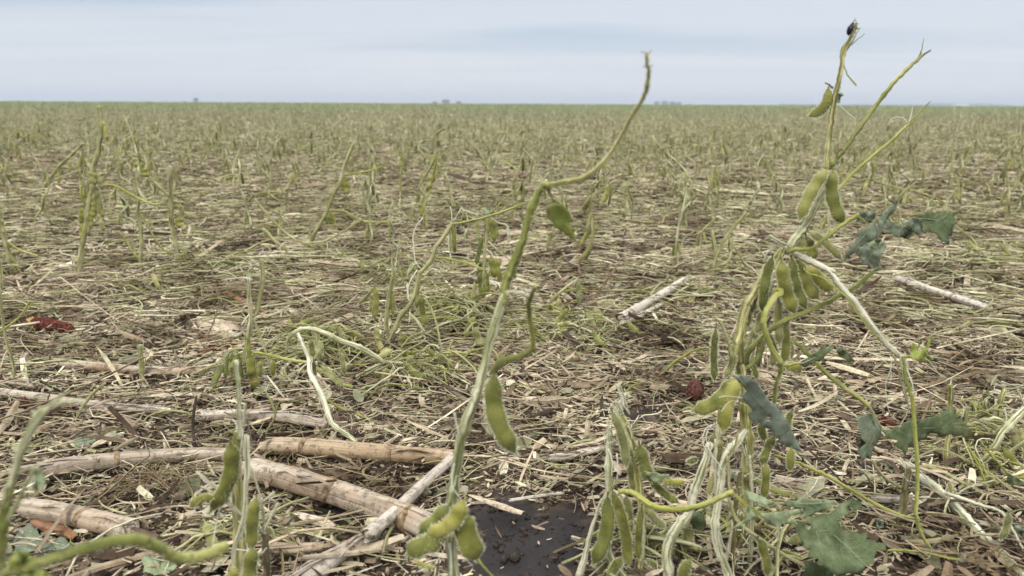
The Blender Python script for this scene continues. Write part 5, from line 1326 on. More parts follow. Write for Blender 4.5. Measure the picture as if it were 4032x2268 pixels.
# big torn leaves lying at lower left
for ol, lab, mm in (([(70, 1130), (140, 1090), (270, 1095), (300, 1150), (310, 1230), (260, 1290), (150, 1300), (90, 1240), (120, 1190)], 'crumpled green leaf lying under the short thick stalk', 'leaf_blue'),
                ([(290, 1190), (380, 1180), (480, 1210), (520, 1240), (470, 1290), (380, 1290), (290, 1300), (270, 1250)], 'second crumpled leaf right beside the one under the short thick stalk', 'leaf_blue'),
                ([(1060, 1400), (1150, 1360), (1321, 1345), (1330, 1440), (1200, 1480), (1080, 1449)], 'large pale green leaf lying at the bottom edge left of centre', 'leaf_pale'),
                ([(550, 420), (640, 425), (740, 450), (720, 500), (650, 540), (560, 520)], 'dull green leaf lying behind the long cracked stalk', 'leaf_blue'),
                ([(780, 400), (870, 390), (885, 440), (830, 480), (780, 475)], 'small pale leaf beside the dull green leaf behind the cracked stalk', 'leaf_pale')):
    c_ = gnd(*src('O', *ol[0]), .012)
    p = Plant('fallen_leaf', lab, c_.y, ol[0], 'O', 'leaf')
    P_ = [gnd(*src('O', *q), .010) for q in ol]
    cen = sum(P_, Vector()) / len(P_)
    mb = MB(); K_ = 4
    dense = []
    for i in range(len(P_)):
        a, b_ = P_[i], P_[(i + 1) % len(P_)]
        for k in range(5): dense.append(a.lerp(b_, k / 5) + Vector((random.gauss(0, .0012), random.gauss(0, .0012), 0)))
    m_ = len(dense)
    for r_ in range(K_ + 1):
        for i, q in enumerate(dense):
            v = cen.lerp(q, r_ / K_); v = v + Vector((0, 0, .006 * noise.noise(v * 70) + .004 * noise.noise(v * 160) + .004))
            mb.v.append(v); mb.uv.append((v.x * 10, v.y * 10))
    for r_ in range(K_):
        for i in range(m_):
            a = r_ * m_ + i; b_ = r_ * m_ + (i + 1) % m_
            mb.f.append((a, b_, b_ + m_, a + m_)); mb.mi.append(0)
    ob = mb.build('blade', [mm], p.root); md = ob.modifiers.new('thickness', 'SOLIDIFY'); md.thickness = .0003

# plants in the middle ground, traced: (label, frame, base, [stems], [pods])
Y1 = gY('J', 1030, 1260)
p = Plant('soybean_plant', 'crooked bean plant leaning right behind the central plant with two levels of pods', Y1, (1030, 1260), 'J')
p.stem([(1030, 1260), (1085, 1150), (1150, 1020), (1195, 920), (1270, 830), (1315, 720), (1345, 600), (1360, 550)], [28, 36, 38, 36, 32], mat='stem_dull')
p.stem([(1360, 560), (1400, 520), (1455, 450), (1480, 360), (1540, 280), (1590, 200), (1615, 160)], [30, 34, 34, 34, 28], mat='stem_dull', fray=4)
p.stem([(1620, 172), (1750, 150), (1900, 112), (2050, 62), (2200, 2)], [22, 20, 18], mat='petiole_green', name='branch', Y=[Y1, Y1 * .95])
p.stem([(1480, 440), (1600, 455), (1740, 490), (1900, 552)], [22, 20, 14], mat='petiole_green', name='branch')
p.stem([(1100, 1090), (1080, 1030), (1080, 950), (1100, 780), (1125, 640), (1150, 540)], [20, 34, 38, 34, 30], mat='stem_dull', fray=9)
p.strip([(1130, 560), (1125, 430), (1135, 330)], 14, mat='stem_bleached'); p.strip([(1150, 560), (1165, 430), (1190, 300)], 14, mat='stem_bleached'); p.strip([(1115, 540), (1095, 545), (1080, 535)], 12)
for a, b_, w, be, n_, m_ in (((1635, 185), (1640, 405), 38, .03, 3, 'pod_green'), ((1342, 590), (1328, 860), 42, .02, 3, 'pod_dull'), ((1368, 745), (1402, 1000), 52, .05, 3, 'pod_green'), ((985, 680), (970, 940), 52, -.08, 3, 'pod_green'), ((975, 690), (850, 825), 28, -.05, 3, 'pod_green'),
                         ((955, 780), (950, 890), 30, 0, 2, 'pod_green'), ((1130, 725), (1132, 915), 32, 0, 3, 'pod_green'), ((1195, 1065), (1202, 1275), 38, 0, 3, 'pod_dull'), ((1215, 1075), (1312, 1245), 46, .06, 3, 'pod_green'), ((1280, 680), (1300, 780), 24, 0, 2, 'pod_dull'), ((1600, 180), (1600, 430), 20, 0, 1, 'pod_dull')):
    p.pod(a, b_, w, be, n_, mat=m_, hairs=90)
p.stem([(985, 690), (1040, 690), (1090, 715)], [10, 12], mat='stem_dull', name='pod_stalk', hairs=0)
for q, w in (([(1378, 118), (1315, 200), (1295, 280), (1302, 360), (1315, 470), (1362, 540)], 10), ([(1330, 545), (1280, 620), (1255, 700), (1250, 780)], 10), ([(1250, 660), (1255, 760), (1270, 800)], 18), ([(1600, 30), (1612, 90), (1610, 150)], 10), ([(1690, 40), (1660, 90), (1620, 150)], 6), ([(1690, 30), (1720, 60), (1790, 80), (1830, 110)], 6), ([(1600, 185), (1585, 320), (1605, 440), (1625, 500)], 14), ([(1270, 880), (1265, 960)], 10), ([(1325, 480), (1280, 500), (1255, 560), (1252, 600)], 6)):
    if len(q) == 2: q.append((q[-1][0] + 2, q[-1][1] + 12))
    p.strip(q, w, Y=Y1)
p.stem([(1390, 780), (1430, 830), (1470, 920), (1500, 1040), (1530, 1180), (1600, 1290), (1690, 1370), (1760, 1410)], [12, 14, 14, 12], mat='stem_dull', name='petiole', Y=[Y1, Y1 * .93])
p.stem([(1270, 900), (1330, 960), (1395, 1050)], [22, 24], mat='stem_shredded', name='branch')
p.stem([(1210, 1065), (1290, 1120), (1380, 1190), (1460, 1270), (1550, 1335)], [12, 14, 14], mat='petiole_green', name='petiole')
p.stem([(1190, 400), (1180, 500), (1215, 620), (1240, 700)], [10, 12, 10], mat='stem_dull', name='strand', hairs=0)
Y2 = gY('J', 1775, 970)
p = Plant('soybean_plant', 'bean plant with a dense hanging bunch of pods just left of the central stem', Y2, (1775, 970), 'J')
p.stem([(1775, 970), (1790, 860), (1830, 760), (1860, 680), (1875, 560), (1880, 400), (1895, 250), (1905, 90)], [24, 28, 28, 26, 24], mat='stem_dull', fray=10)
for a, b_, w, be, n_, m_ in (((1815, 150), (1832, 310), 38, 0, 3, 'pod_dull'), ((1862, 270), (1812, 500), 40, 0, 3, 'pod_green'), ((1900, 110), (1890, 340), 38, 0, 3, 'pod_green'), ((1925, 115), (1965, 315), 44, .03, 3, 'pod_green'), ((1960, 140), (1995, 280), 38, .05, 2, 'pod_green'), ((1840, 560), (1872, 775), 64, 0, 2, 'pod_green'),
                         ((1895, 560), (1908, 735), 40, 0, 3, 'pod_green'), ((1930, 430), (1965, 610), 58, 0, 2, 'pod_green'), ((1975, 455), (2022, 645), 52, .05, 3, 'pod_green'), ((1800, 640), (1790, 800), 40, 0, 2, 'pod_dull')):
    p.pod(a, b_, w, be, n_, mat=m_, hairs=80)
p.leaf([(1860, 60), (1890, 40), (1930, 45), (1945, 75), (1900, 90), (1870, 80)], mat='leaf_pale', name='white_bark')
for q, w in (([(1930, 120), (1990, 160), (2060, 180), (2085, 250), (2082, 310)], 16), ([(2000, 150), (2015, 120), (2040, 160)], 8), ([(1740, 60), (1850, 170), (1890, 290)], 6), ([(1910, 310), (1990, 390), (2080, 460), (2150, 520)], 12), ([(1870, 370), (1930, 400), (1945, 440)], 18), ([(2060, 200), (2080, 330), (2100, 420)], 12)):
    p.strip(q, w, mat='stem_bleached')
p.strip([(1930, 90), (1990, 20), (2050, -40), (2120, -100)], 14, mat='petiole_green', name='branch')
# bent over plant
Y3 = gY('G', 800, 620)
p = Plant('soybean_plant', 'bent-over bean plant with a white peeled stem arching down left of centre', Y3, (1000, 690), 'G')
p.stem([(672, 88), (700, 150), (735, 230), (742, 310), (790, 395), (830, 500), (862, 590), (930, 645), (1000, 695)], [22, 26, 30, 30, 30, 26, 22], frame='G', mat='stem_bleached', Y=[Y3 * 1.03, Y3 * .9], hairs=500)
p.stem([(640, 90), (700, 62), (770, 70), (840, 95), (900, 125), (1000, 160), (1080, 200), (1150, 250)], [18, 26, 28, 28, 24], frame='G', mat='stem_shredded', name='branch', Y=[Y3, Y3 * 1.03])
p.stem([(850, 595), (850, 660), (900, 720), (940, 820), (990, 880)], [12, 12, 10, 8], frame='G', mat='stem_dull', name='strand')
p.stem([(610, 190), (615, 130), (640, 95)], [14, 20], frame='G', mat='stem_dull', name='branch_stub')
p.stem([(800, 290), (860, 330), (920, 385)], [14, 30, 14], frame='G', mat='stem_dull', name='strand')
p.stem([(830, 455), (900, 500), (1000, 540), (1100, 580)], [12, 14, 10], frame='G', mat='petiole_green', name='petiole')
for a, b_, w, be, n_ in (((740, 120), (760, 220), 34, 0, 2), ((800, 270), (925, 390), 34, -.04, 3), ((915, 190), (935, 320), 36, 0, 2), ((835, 620), (870, 700), 34, 0, 2), ((760, 240), (770, 330), 26, 0, 2)):
    p.pod(a, b_, w, be, n_, frame='G', mat='pod_dull', hairs=60)
# green tangle of flattened stems behind it
Y4 = gY('J', 700, 1380)
p = Plant('soybean_plant', 'flattened bean plant sprawling across the litter left of the central stem', Y4 * 1.05, (700, 1350), 'J')
for q, w, mm in (([(350, 1040), (420, 1005), (520, 1035), (620, 1090), (720, 1130), (850, 1180), (950, 1250), (1080, 1295), (1200, 1345), (1310, 1410)], 34, 'stem_dull'), ([(0, 1220), (150, 1240), (300, 1285), (400, 1280), (480, 1300)], 18, 'petiole_green'), ([(530, 1310), (680, 1275), (800, 1210), (920, 1160), (1010, 1130)], 14, 'stem_dull'),
                 ([(1130, 1030), (1400, 1030), (1700, 1020), (2000, 1030), (2250, 1020)], 22, 'stem_dull'), ([(1060, 1240), (1300, 1235), (1600, 1230), (1880, 1240)], 24, 'stem_dull'), ([(500, 1340), (600, 1400), (680, 1460), (800, 1500)], 40, 'petiole_green'), ([(1100, 1260), (1300, 1265), (1500, 1250), (1700, 1290), (1840, 1330)], 18, 'petiole_green'),
                 ([(1380, 1050), (1600, 1100), (1850, 1100), (2277, 1130)], 16, 'stem_dull'), ([(1500, 1350), (1700, 1360), (1900, 1340)], 14, 'stem_dull'), ([(1780, 1200), (1830, 1080), (1870, 1180), (1880, 1250)], 12, 'petiole_green')):
    p.stem(q, [w, w * .7], frame='J', mat=mm, name='stem' if w > 25 else 'petiole', Y='g18', hairs=300)
for a, b_, w in (((740, 1280), (715, 1400), 44), ((1000, 1010), (1010, 1170), 50), ((1040, 1060), (1030, 1150), 40), ((1255, 1240), (1345, 1400), 60), ((1600, 1160), (1640, 1230), 40), ((1790, 1020), (1860, 1180), 66), ((790, 1340), (920, 1290), 50), ((1500, 1230), (1620, 1370), 70), ((380, 1080), (300, 1150), 36), ((460, 1080), (480, 1200), 40), ((1340, 1010), (1345, 1130), 36), ((1080, 1340), (1070, 1449), 50), ((150, 1270), (140, 1390), 44)):
    p.pod(a, b_, w, 0, random.choice((1, 2, 3)), frame='J', mat='pod_dull', hairs=60, Y=gY('J', *b_) * .97)
# forked stub with pods at left centre
Y5 = gY('G', 360, 420)
p = Plant('soybean_plant', 'forked bean stub with flat pods hanging over the litter, left of the bent-over plant', Y5, (2090, 1000), 'H')
p.stem([(2060, 1150), (2085, 1000), (2110, 850), (2125, 730), (2110, 620), (2105, 500), (2112, 420)], [36, 40, 36, 36, 34], frame='H', mat='stem_shredded', fray=6, to_ground=0)
p.stem([(2135, 730), (2165, 720), (2190, 620), (2215, 480), (2222, 380), (2208, 255)], [28, 36, 36, 36, 34], frame='H', mat='stem_dull', name='branch', fray=3)
p.stem([(2130, 740), (2180, 850), (2240, 1020), (2300, 1220)], [22, 18, 14], frame='H', mat='stem_dull', name='strand')
p.strip([(2110, 720), (2070, 770), (2040, 815)], 14, frame='H')
for a, b_, w, be, n_ in (((385, 85), (388, 262), 42, -.06, 3), ((408, 205), (442, 400), 56, .04, 3), ((335, 205), (368, 392), 54, .05, 3), ((305, 200), (325, 370), 44, 0, 3), ((282, 200), (265, 345), 30, 0, 2), ((270, 390), (300, 490), 30, 0, 2), ((465, 240), (455, 330), 30, 0, 2), ((535, 240), (535, 330), 26, 0, 1)):
    p.pod(a, b_, w, be, n_, frame='G', mat='pod_green', hairs=90, Y=Y5)
p.stem([(408, 195), (480, 205), (560, 222), (640, 240), (700, 248), (760, 250)], [16, 18, 18, 14], frame='G', mat='petiole_green', name='petiole')
p.stem([(280, 215), (300, 185), (350, 172), (400, 185)], [12, 14], frame='G', mat='stem_dull', name='petiole')
# upright plants, left
def simple(label, f, base, stems_, pods_=(), strips_=(), name='soybean_plant', mat='stem_dull', Y=None, hairs=400, leaves=()):
    Y = Y or gY(f, *base)
    p = Plant(name, label, Y, base, f); kw = 1.3 if f in 'IU' else 1.1
    stems_ = [(q, w * kw) for q, w in stems_]; pods_ = [(a, b_, w * kw, n_) for a, b_, w, n_ in pods_]
    for i, (q, w) in enumerate(stems_):
        p.stem(q, [w, w * .75], mat=mat if i == 0 or w > 24 else 'petiole_green', name='stem' if i == 0 else 'branch', hairs=hairs, fray=2 if i == 0 else 0)
    for (a, b_, w, n_) in pods_:
        p.pod(a, b_, w, random.uniform(-.06, .06), n_, mat=random.choice(['pod_yellow', 'pod_dull']) if f in 'IU' else random.choice(['pod_green', 'pod_dull']), hairs=50)
    for q, w in strips_: p.strip(q, w, mat='stem_dull')
    for ol in leaves: p.leaf(ol, mat='leaf_blue')
    return p
simple('tallest bean plant on the left, its tip touching the horizon', 'I', (622, 1460),
       [([(622, 1460), (632, 1340), (650, 1200), (672, 1080), (690, 960), (705, 860), (725, 780), (738, 700), (740, 600), (745, 540), (775, 460), (792, 350), (800, 250), (795, 150), (780, 75)], 32),
        ([(815, 702), (870, 700), (930, 715), (1000, 755), (1080, 800), (1170, 840), (1240, 855), (1290, 840)], 16), ([(640, 700), (650, 800), (690, 880)], 16), ([(740, 560), (700, 520), (640, 570), (610, 575)], 5)],
       [((745, 585), (735, 705), 62, 2), ((765, 600), (805, 740), 42, 3), ((810, 185), (850, 355), 34, 3), ((735, 720), (745, 880), 44, 3), ((765, 740), (800, 940), 40, 3), ((750, 830), (735, 960), 40, 3), ((680, 890), (690, 1105), 44, 3), ((655, 880), (640, 1010), 36, 3), ((715, 900), (722, 1040), 40, 3), ((770, 860), (820, 960), 30, 2), ((775, 930), (825, 1070), 36, 3), ((650, 1010), (650, 1130), 30, 2)],
       [([(790, 160), (720, 165), (680, 215)], 7), ([(795, 170), (760, 220), (740, 260)], 7), ([(770, 560), (780, 520), (840, 540)], 8), ([(680, 560), (660, 640), (650, 760)], 10), ([(795, 780), (820, 900), (810, 1000)], 8)])
simple('bean plant with a long left-reaching branch, second tall one from the left', 'I', (1405, 1360),
       [([(1405, 1360), (1400, 1240), (1385, 1130), (1362, 1000), (1358, 860), (1350, 700), (1358, 560)], 30), ([(1345, 800), (1260, 710), (1195, 650), (1175, 590), (1190, 500), (1202, 430)], 20), ([(1385, 1262), (1300, 1215), (1230, 1130), (1180, 1040), (1120, 930)], 14), ([(1410, 1240), (1440, 1300), (1480, 1420)], 12)],
       [((1355, 830), (1360, 1070), 36, 4), ((1425, 850), (1440, 1000), 34, 3), ((1430, 1000), (1470, 1060), 30, 2), ((1400, 960), (1420, 1040), 30, 2), ((1440, 1180), (1480, 1310), 32, 3), ((1150, 560), (1165, 640), 50, 2), ((1120, 520), (1135, 640), 26, 3), ((1060, 480), (1075, 560), 40, 2), ((1045, 500), (1040, 600), 26, 2)],
       [([(1425, 830), (1450, 920), (1450, 980)], 10), ([(1060, 470), (1110, 480), (1150, 560)], 10), ([(1080, 560), (1075, 680), (1090, 800)], 14)])
simple('plain forked green stem standing between the two tall left plants', 'I', (1133, 1440),
       [([(1133, 1440), (1120, 1340), (1112, 1270), (1122, 1120), (1108, 1000), (1092, 930), (1100, 820)], 24), ([(1105, 1285), (1060, 1240), (1010, 1160), (940, 1070)], 15)], (), ())
simple('leaning stem with a yellow pod at the left edge', 'I', (130, 1440), [([(130, 1440), (100, 1360), (65, 1240), (40, 1140), (15, 1040), (-5, 900)], 34), ([(100, 1290), (150, 1370), (210, 1449)], 14), ([(60, 1150), (130, 1200), (230, 1240), (300, 1260)], 12)], [((5, 960), (25, 1100), 50, 2)], [([(0, 900), (60, 850), (150, 830)], 7)])
simple('slanted stem with drooping pods left of the tallest left plant', 'I', (308, 805), [([(308, 805), (370, 685), (410, 630), (470, 550), (560, 470), (620, 410), (660, 375)], 20)], [((465, 560), (468, 690), 24, 3), ((545, 520), (560, 590), 26, 2)])
simple('thin bare stem crossing the left edge of the frayed stub row', 'H', (122, 1330), [([(122, 1330), (118, 1200), (95, 1080), (60, 960), (35, 850), (15, 700), (0, 500)], 24), ([(-10, 880), (40, 850), (100, 800), (170, 745), (220, 670), (250, 615)], 18), ([(200, 720), (250, 660), (285, 615)], 10)], (), [([(0, 260), (15, 380), (12, 500)], 30), ([(10, 300), (50, 370), (95, 430)], 8)])
simple('short frayed stub standing alone in front of the split-bottom stalk', 'H', (1205, 1330), [([(1205, 1330), (1200, 1230), (1192, 1120), (1185, 985)], 46)], (), [([(1215, 1180), (1235, 1090), (1280, 1025)], 14), ([(1160, 1000), (1170, 1060), (1190, 1100)], 10)], name='soybean_stub')
simple('small pale sprig rising from the long pale stalk at left', 'F', (470, 500), [([(470, 500), (500, 420), (540, 360), (590, 300), (655, 250)], 20)], (), [([(500, 440), (505, 520), (510, 590)], 5)], name='soybean_stub')
simple('thin forked sprig in front of the grey-brown stalk', 'F', (1655, 615), [([(1655, 615), (1665, 540), (1710, 460), (1690, 380), (1645, 290)], 14), ([(1705, 455), (1720, 410), (1735, 370)], 9)], (), (), name='soybean_stub')
simple('tall crooked plant with pods at mid height, left of centre', 'U', (455, 1320), [([(455, 1320), (490, 1210), (540, 1110), (600, 1010), (640, 900), (690, 800), (740, 690), (760, 600), (800, 500), (840, 400)], 26), ([(770, 665), (860, 650), (970, 630), (1060, 600), (1125, 585)], 14), ([(670, 960), (760, 970), (860, 1020), (950, 1055), (1150, 1062)], 14)],
       [((770, 675), (795, 825), 36, 3), ((752, 680), (745, 800), 24, 3), ((640, 830), (630, 950), 32, 2), ((640, 970), (610, 1070), 28, 3), ((655, 970), (690, 1110), 30, 3), ((650, 980), (645, 1080), 28, 3), ((820, 500), (840, 640), 26, 3)], [([(840, 400), (860, 440), (830, 500)], 8)])
simple('hooked plant with a thin curved tip rising left of the central stem', 'U', (1320, 1080), [([(1320, 1080), (1350, 960), (1385, 860), (1405, 760), (1440, 680), (1500, 580), (1530, 500), (1535, 400), (1530, 330), (1580, 285), (1615, 275)], 18), ([(1540, 490), (1530, 600), (1490, 780), (1450, 900), (1420, 1000)], 18), ([(1600, 630), (1740, 625)], 8)],
       [((1490, 660), (1482, 790), 44, 2), ((1510, 640), (1515, 720), 20, 2), ((1560, 560), (1565, 660), 28, 2), ((1400, 880), (1420, 1010), 30, 2)])
simple('straight bare stem with low pods between the crooked and hooked plants', 'U', (985, 1260), [([(985, 1260), (970, 1120), (975, 980), (980, 800), (978, 640), (975, 480)], 18), ([(930, 1230), (1000, 1160), (1080, 1090)], 8)], [((965, 1100), (970, 1250), 26, 3), ((990, 1040), (998, 1230), 24, 3)])
simple('slender plant with drooping pods and open fork, behind the crooked plant', 'U', (1230, 960), [([(1230, 960), (1240, 800), (1245, 650), (1262, 500), (1270, 360)], 14), ([(1265, 490), (1220, 470), (1180, 480)], 6)], [((1270, 500), (1285, 640), 30, 3), ((1250, 500), (1235, 600), 22, 2), ((1240, 640), (1235, 800), 22, 3), ((1235, 780), (1245, 860), 24, 2)])
simple('Y-shaped twiggy plant left of the right plant, among grey debris', 'B', (365, 760), [([(365, 760), (380, 640), (400, 560), (440, 470), (500, 380), (560, 310), (612, 245)], 26), ([(400, 600), (390, 500), (370, 380)], 28), ([(500, 430), (505, 520), (480, 600), (430, 620)], 22)], [((505, 410), (505, 540), 30, 3), ((370, 390), (380, 520), 30, 3)], [([(340, 365), (400, 360), (450, 385)], 14), ([(530, 500), (580, 580), (640, 680)], 16), ([(610, 470), (680, 490), (740, 560)], 14)])
simple('small hooked stem with a single hanging pod right of the central plant', 'J', (2290, 900), [([(2290, 900), (2240, 780), (2200, 700)], 14)], [((2130, 800), (2140, 960), 36, 2)])
simple('low plant with bare arms just right of the central stem', 'D', (830, 200), [([(780, 220), (830, 110), (880, 60), (960, 0)], 16), ([(860, 70), (930, 50), (1000, 45)], 10)], [((868, 90), (885, 225), 30, 3), ((965, 10), (968, 130), 22, 2), ((825, 120), (845, 200), 22, 2)])

# pale green tuft of shredded stems left of the central plant
Yt = gY('W', 790, 668)
p = Plant('soybean_plant', 'pale tuft of fanned-out shredded stems on the ground, left of the crooked bean plant', Yt, (790, 668), 'W')
for k in range(46):
    x0 = random.uniform(690, 880); y0 = random.uniform(640, 690); L = random.uniform(20, 70); a = random.gauss(-1.57, .75)
    x1 = x0 + math.cos(a) * L; y1 = y0 + math.sin(a) * L
    p.strip([(x0, y0), ((x0 + x1) / 2 + random.gauss(0, 5), (y0 + y1) / 2 - 3), (x1, y1)], random.uniform(2.2, 4.5), mat=random.choice(['stem_dull', 'fibre_pale', 'stem_dull', 'petiole_green']), name='shredded_strand', Y=Yt + random.uniform(-.08, .12))
for q, w in (([(660, 575), (710, 620), (780, 655), (860, 672), (960, 680), (1090, 680)], 9), ([(640, 500), (690, 560), (740, 600), (800, 625)], 7), ([(600, 640), (690, 600), (800, 610), (900, 560), (960, 520)], 5)):
    p.stem(q, [w, w * .6], mat='stem_dull', name='stem', Y=Yt, hairs=0)

# tangles of beaten-down stems, each one a flattened plant
def tangle(label, cx, cy, w, h, n, npod=6, mats=('stem_dull', 'stem_dull', 'stem_green', 'stem_brown', 'stem_shredded'), thick=5.0, up=.035):
    c = gnd(*src('W', cx, cy))
    p = Plant('soybean_plant', label, c.y, (cx, cy), 'W')
    k_ = c.y / .9
    for k in range(int(n * .6)):
        a = random.gauss(0, .7) + (math.pi if random.random() < .5 else 0)
        x = random.gauss(cx, w * .35); y = random.gauss(cy, h * .35)
        g = gnd(*src('W', x, max(y, 300)))
        L = random.choice((.04, .06, .09, .15)) * random.uniform(.7, 1.2) * (k_ ** .3); b_ = random.gauss(0, .35)
        pts = []
        z0 = random.uniform(.006, up * .6); z1 = random.uniform(.006, up)
        for t_ in (-.5, -.25, 0, .25, .5):
            an = a + b_ * t_ * 2
            q = g + Vector((math.cos(an) * L * t_, math.sin(an) * L * t_, 0))
            q.z = gz(q.x, q.y) + z0 + (z1 - z0) * (t_ + .5) + .018 * (1 - 4 * t_ * t_) * random.random()
            pts.append(q)
        S = smooth_path(pts, 3, .0006); r = random.choice((.0009, .0013, .0018, .0024)) * thick / 6
        mb = MB(); mb.ring_tube(S, [r * (1 - .4 * i / len(S)) for i in range(len(S))], 6, 0, .25)
        mb.build('stem' if r > .0015 else 'petiole', [random.choice(mats)], p.root)
    for k in range(npod):
        g = gnd(*src('W', random.gauss(cx, w * .3), random.gauss(cy, h * .3)))
        g.z += random.uniform(.02, .05); az = random.uniform(0, 6.28)
        mb = MB(); add_pod(mb, g, g + Vector((math.cos(az), math.sin(az), -random.uniform(.2, 1.5))).normalized() * random.uniform(.03, .045), random.uniform(.008, .011), random.uniform(-.1, .1), 3, None, .5, 20)
        mb.build('pod', [random.choice(['pod_dull', 'pod_green']), 'hair'], p.root)
tangle('tangle of broken petioles and pods around the foot of the bent-over plant', 800, 900, 170, 80, 150, 26, up=.05)
tangle('tangle of beaten-down stems just left of the foot of the central plant', 1040, 950, 160, 70, 130, 10)
tangle('tangle of green stems on the ground right of the central plant', 1450, 850, 220, 70, 120, 12)
tangle('mat of pale green stems above the yellow-kerneled cob', 400, 745, 180, 24, 50, 3, up=.02)
tangle('tangle of stems and small stubs at the lower right edge', 2470, 1150, 120, 140, 150, 14)
tangle('grassy heap of stems behind the torn leaves at the right', 2450, 660, 140, 36, 60, 4)
tangle('low heap of stems at the foot of the Y-shaped twiggy plant', 1840, 690, 70, 40, 50, 4)
tangle('debris of split stems around the foot of the tallest plant', 1900, 1380, 200, 60, 60, 6, thick=5)
tangle('debris of split stems around the foot of the stub beside the mud', 1620, 1420, 80, 40, 30, 3, thick=5)
tangle('thin strands heaped at the foot of the shredded plant with white splinters', 620, 1400, 110, 50, 50, 2, thick=4)
tangle('fine strands under the forked bean stub with flat pods', 600, 960, 90, 40, 40, 5, thick=4.5)
tangle('beaten-down stems behind the bunch of hanging pods', 1230, 700, 120, 30, 40, 4)
tangle('tuft of stems fallen across the ground far right of centre', 1450, 600, 120, 26, 40, 4)
tangle('greenish stems fallen beside the dark mud far on the left', 100, 625, 110, 16, 30, 1)
tangle('heap of fine grey strands below the long cracked stalk', 420, 1250, 170, 40, 60, 0, mats=('stem_brown', 'node_dark', 'stem_brown'), thick=2.4)

tangle('tangle of beaten-down stems in front of the crooked bean plant', 1130, 820, 160, 60, 150, 24, up=.06)
tangle('thin layer of shredded stems between the bunch of hanging pods and the pale tuft', 1000, 720, 170, 40, 130, 12, up=.06)
tangle('layer of shredded stems behind the forked bean stub', 560, 690, 160, 30, 70, 4)
tangle('layer of shredded stems in front of the Y-shaped twiggy plant', 1700, 760, 120, 30, 50, 3)
tangle('grass-like stems beaten down behind the torn leaf cluster at the right edge', 2400, 560, 170, 30, 70, 3)


# ------------------------------------------------------------------ the field behind: single plants, copied
def proto(kind, i):
    root = empty('soybean_plant', Vector((0, 0, 0)))
    h = {'tall': random.uniform(.26, .34), 'mid': random.uniform(.18, .30), 'stub': random.uniform(.10, .17)}[kind]
    lean = random.gauss(0, .22); n_ = 6
    P = [Vector((0, 0, -.01))]
    a = random.uniform(0, 6.28)
    for k in range(1, n_ + 1):
        t_ = k / n_
        P.append(Vector((lean * h * t_ + random.gauss(0, .05) * h, random.gauss(0, .06) * h, h * t_ * (1 - .1 * abs(lean)))))
    S = smooth_path(P, 3); r0 = random.uniform(.0034, .0050)
    mb = MB(); mb.ring_tube(S, [r0 * (1 - .55 * i_ / len(S)) for i_ in range(len(S))], 6, 0, .3)
    mb.build('stem', [random.choice(['stem_dull', 'stem_shredded', 'stem_shredded', 'stem_dull'])], root)
    nb = {'tall': 3, 'mid': 2, 'stub': 1}[kind] + random.randrange(2)
    for _ in range(nb):
        q = random.choice(P[2:]); az = random.uniform(0, 6.28); L = random.uniform(.06, .17) * (.6 if kind == 'stub' else 1)
        d = Vector((math.cos(az), math.sin(az), 0)); up = random.uniform(-.3, .7)
        pts = [q, q + (d * .35 + Vector((0, 0, .3 * up))) * L, q + (d * .8 + Vector((0, 0, .5 * up))) * L, q + (d * 1.0 + Vector((0, 0, .5 * up - random.uniform(0, .5)))) * L]
        pts = smooth_path(pts, 3)
        mb = MB(); mb.ring_tube(pts, [.0022 * (1 - .5 * i_ / len(pts)) for i_ in range(len(pts))], 5, 0, .2)
        mb.build('branch', [random.choice(['petiole_green', 'stem_dull', 'stem_dull'])], root)
        if random.random() < .06:
            e = pts[-1]; w_ = random.uniform(.006, .011)
            mb = MB(); m0 = 8
            mb.v.append(e); mb.uv.append((0, 0))
            for j in range(m0):
                an = 6.28 * j / m0
                mb.v.append(e + Vector((math.cos(an) * w_ * random.uniform(.4, 1.2), math.sin(an) * w_ * .4, math.sin(an) * w_ * random.uniform(.5, 1.3) - w_ * .8))); mb.uv.append((0, 0))
            for j in range(m0): mb.f.append((0, 1 + j, 1 + (j + 1) % m0)); mb.mi.append(0)
            o = mb.build('leaf', [random.choice(['leaf_blue', 'leaf_dark', 'leaf_pale'])], root, smooth=False)
            o.modifiers.new('thickness', 'SOLIDIFY').thickness = .0003
    for _ in range({'tall': 10, 'mid': 7, 'stub': 2}[kind]):
        q = random.choice(P[2:] if kind != 'stub' else P[3:]); az = random.uniform(0, 6.28); L = random.uniform(.038, .055)
        if q.z < .05: continue
        e = q + Vector((math.cos(az) * .35, math.sin(az) * .35, -1)).normalized() * L
        mb = MB(); add_pod(mb, q + Vector((math.cos(az), math.sin(az), 0)) * .004, e, random.uniform(.009, .012), random.uniform(-.08, .08), 3, Vector((math.sin(az * 3), math.cos(az * 3), 0)), .5, 0, 9, 6)
        mb.build('pod', [random.choice(['pod_dull', 'pod_green', 'pod_dull'])], root)
    for _ in range(random.randrange(2, 4)):
        q = P[-1] - Vector((0, 0, random.uniform(0, .01))); mb = MB()
        v = Vector((random.gauss(0, .5), random.gauss(0, .5), 1)); L = random.uniform(.012, .035)
        mb.ring_tube(smooth_path([q, q + v * L * .5, q + v * L + Vector((random.gauss(0, .01), 0, -.004))], 2), [.0007, .0007, .0006, .0005, .0003], 4, 0, flat=.4)
        mb.build('frayed_fibre', ['stem_bleached'], root)
    return root
def dup(root):
    c = root.copy(); col.objects.link(c)
    for ch in list(root.children):
        d = ch.copy(); col.objects.link(d); d.parent = c
    return c
protos = [proto(k, i) for i, k in enumerate(['tall'] * 4 + ['mid'] * 7 + ['stub'] * 5)]
used = set()
hero_gaps = [(-.75, 1.5, .25), (0.02, 1.5, .3)]
spots = []
tries = 0
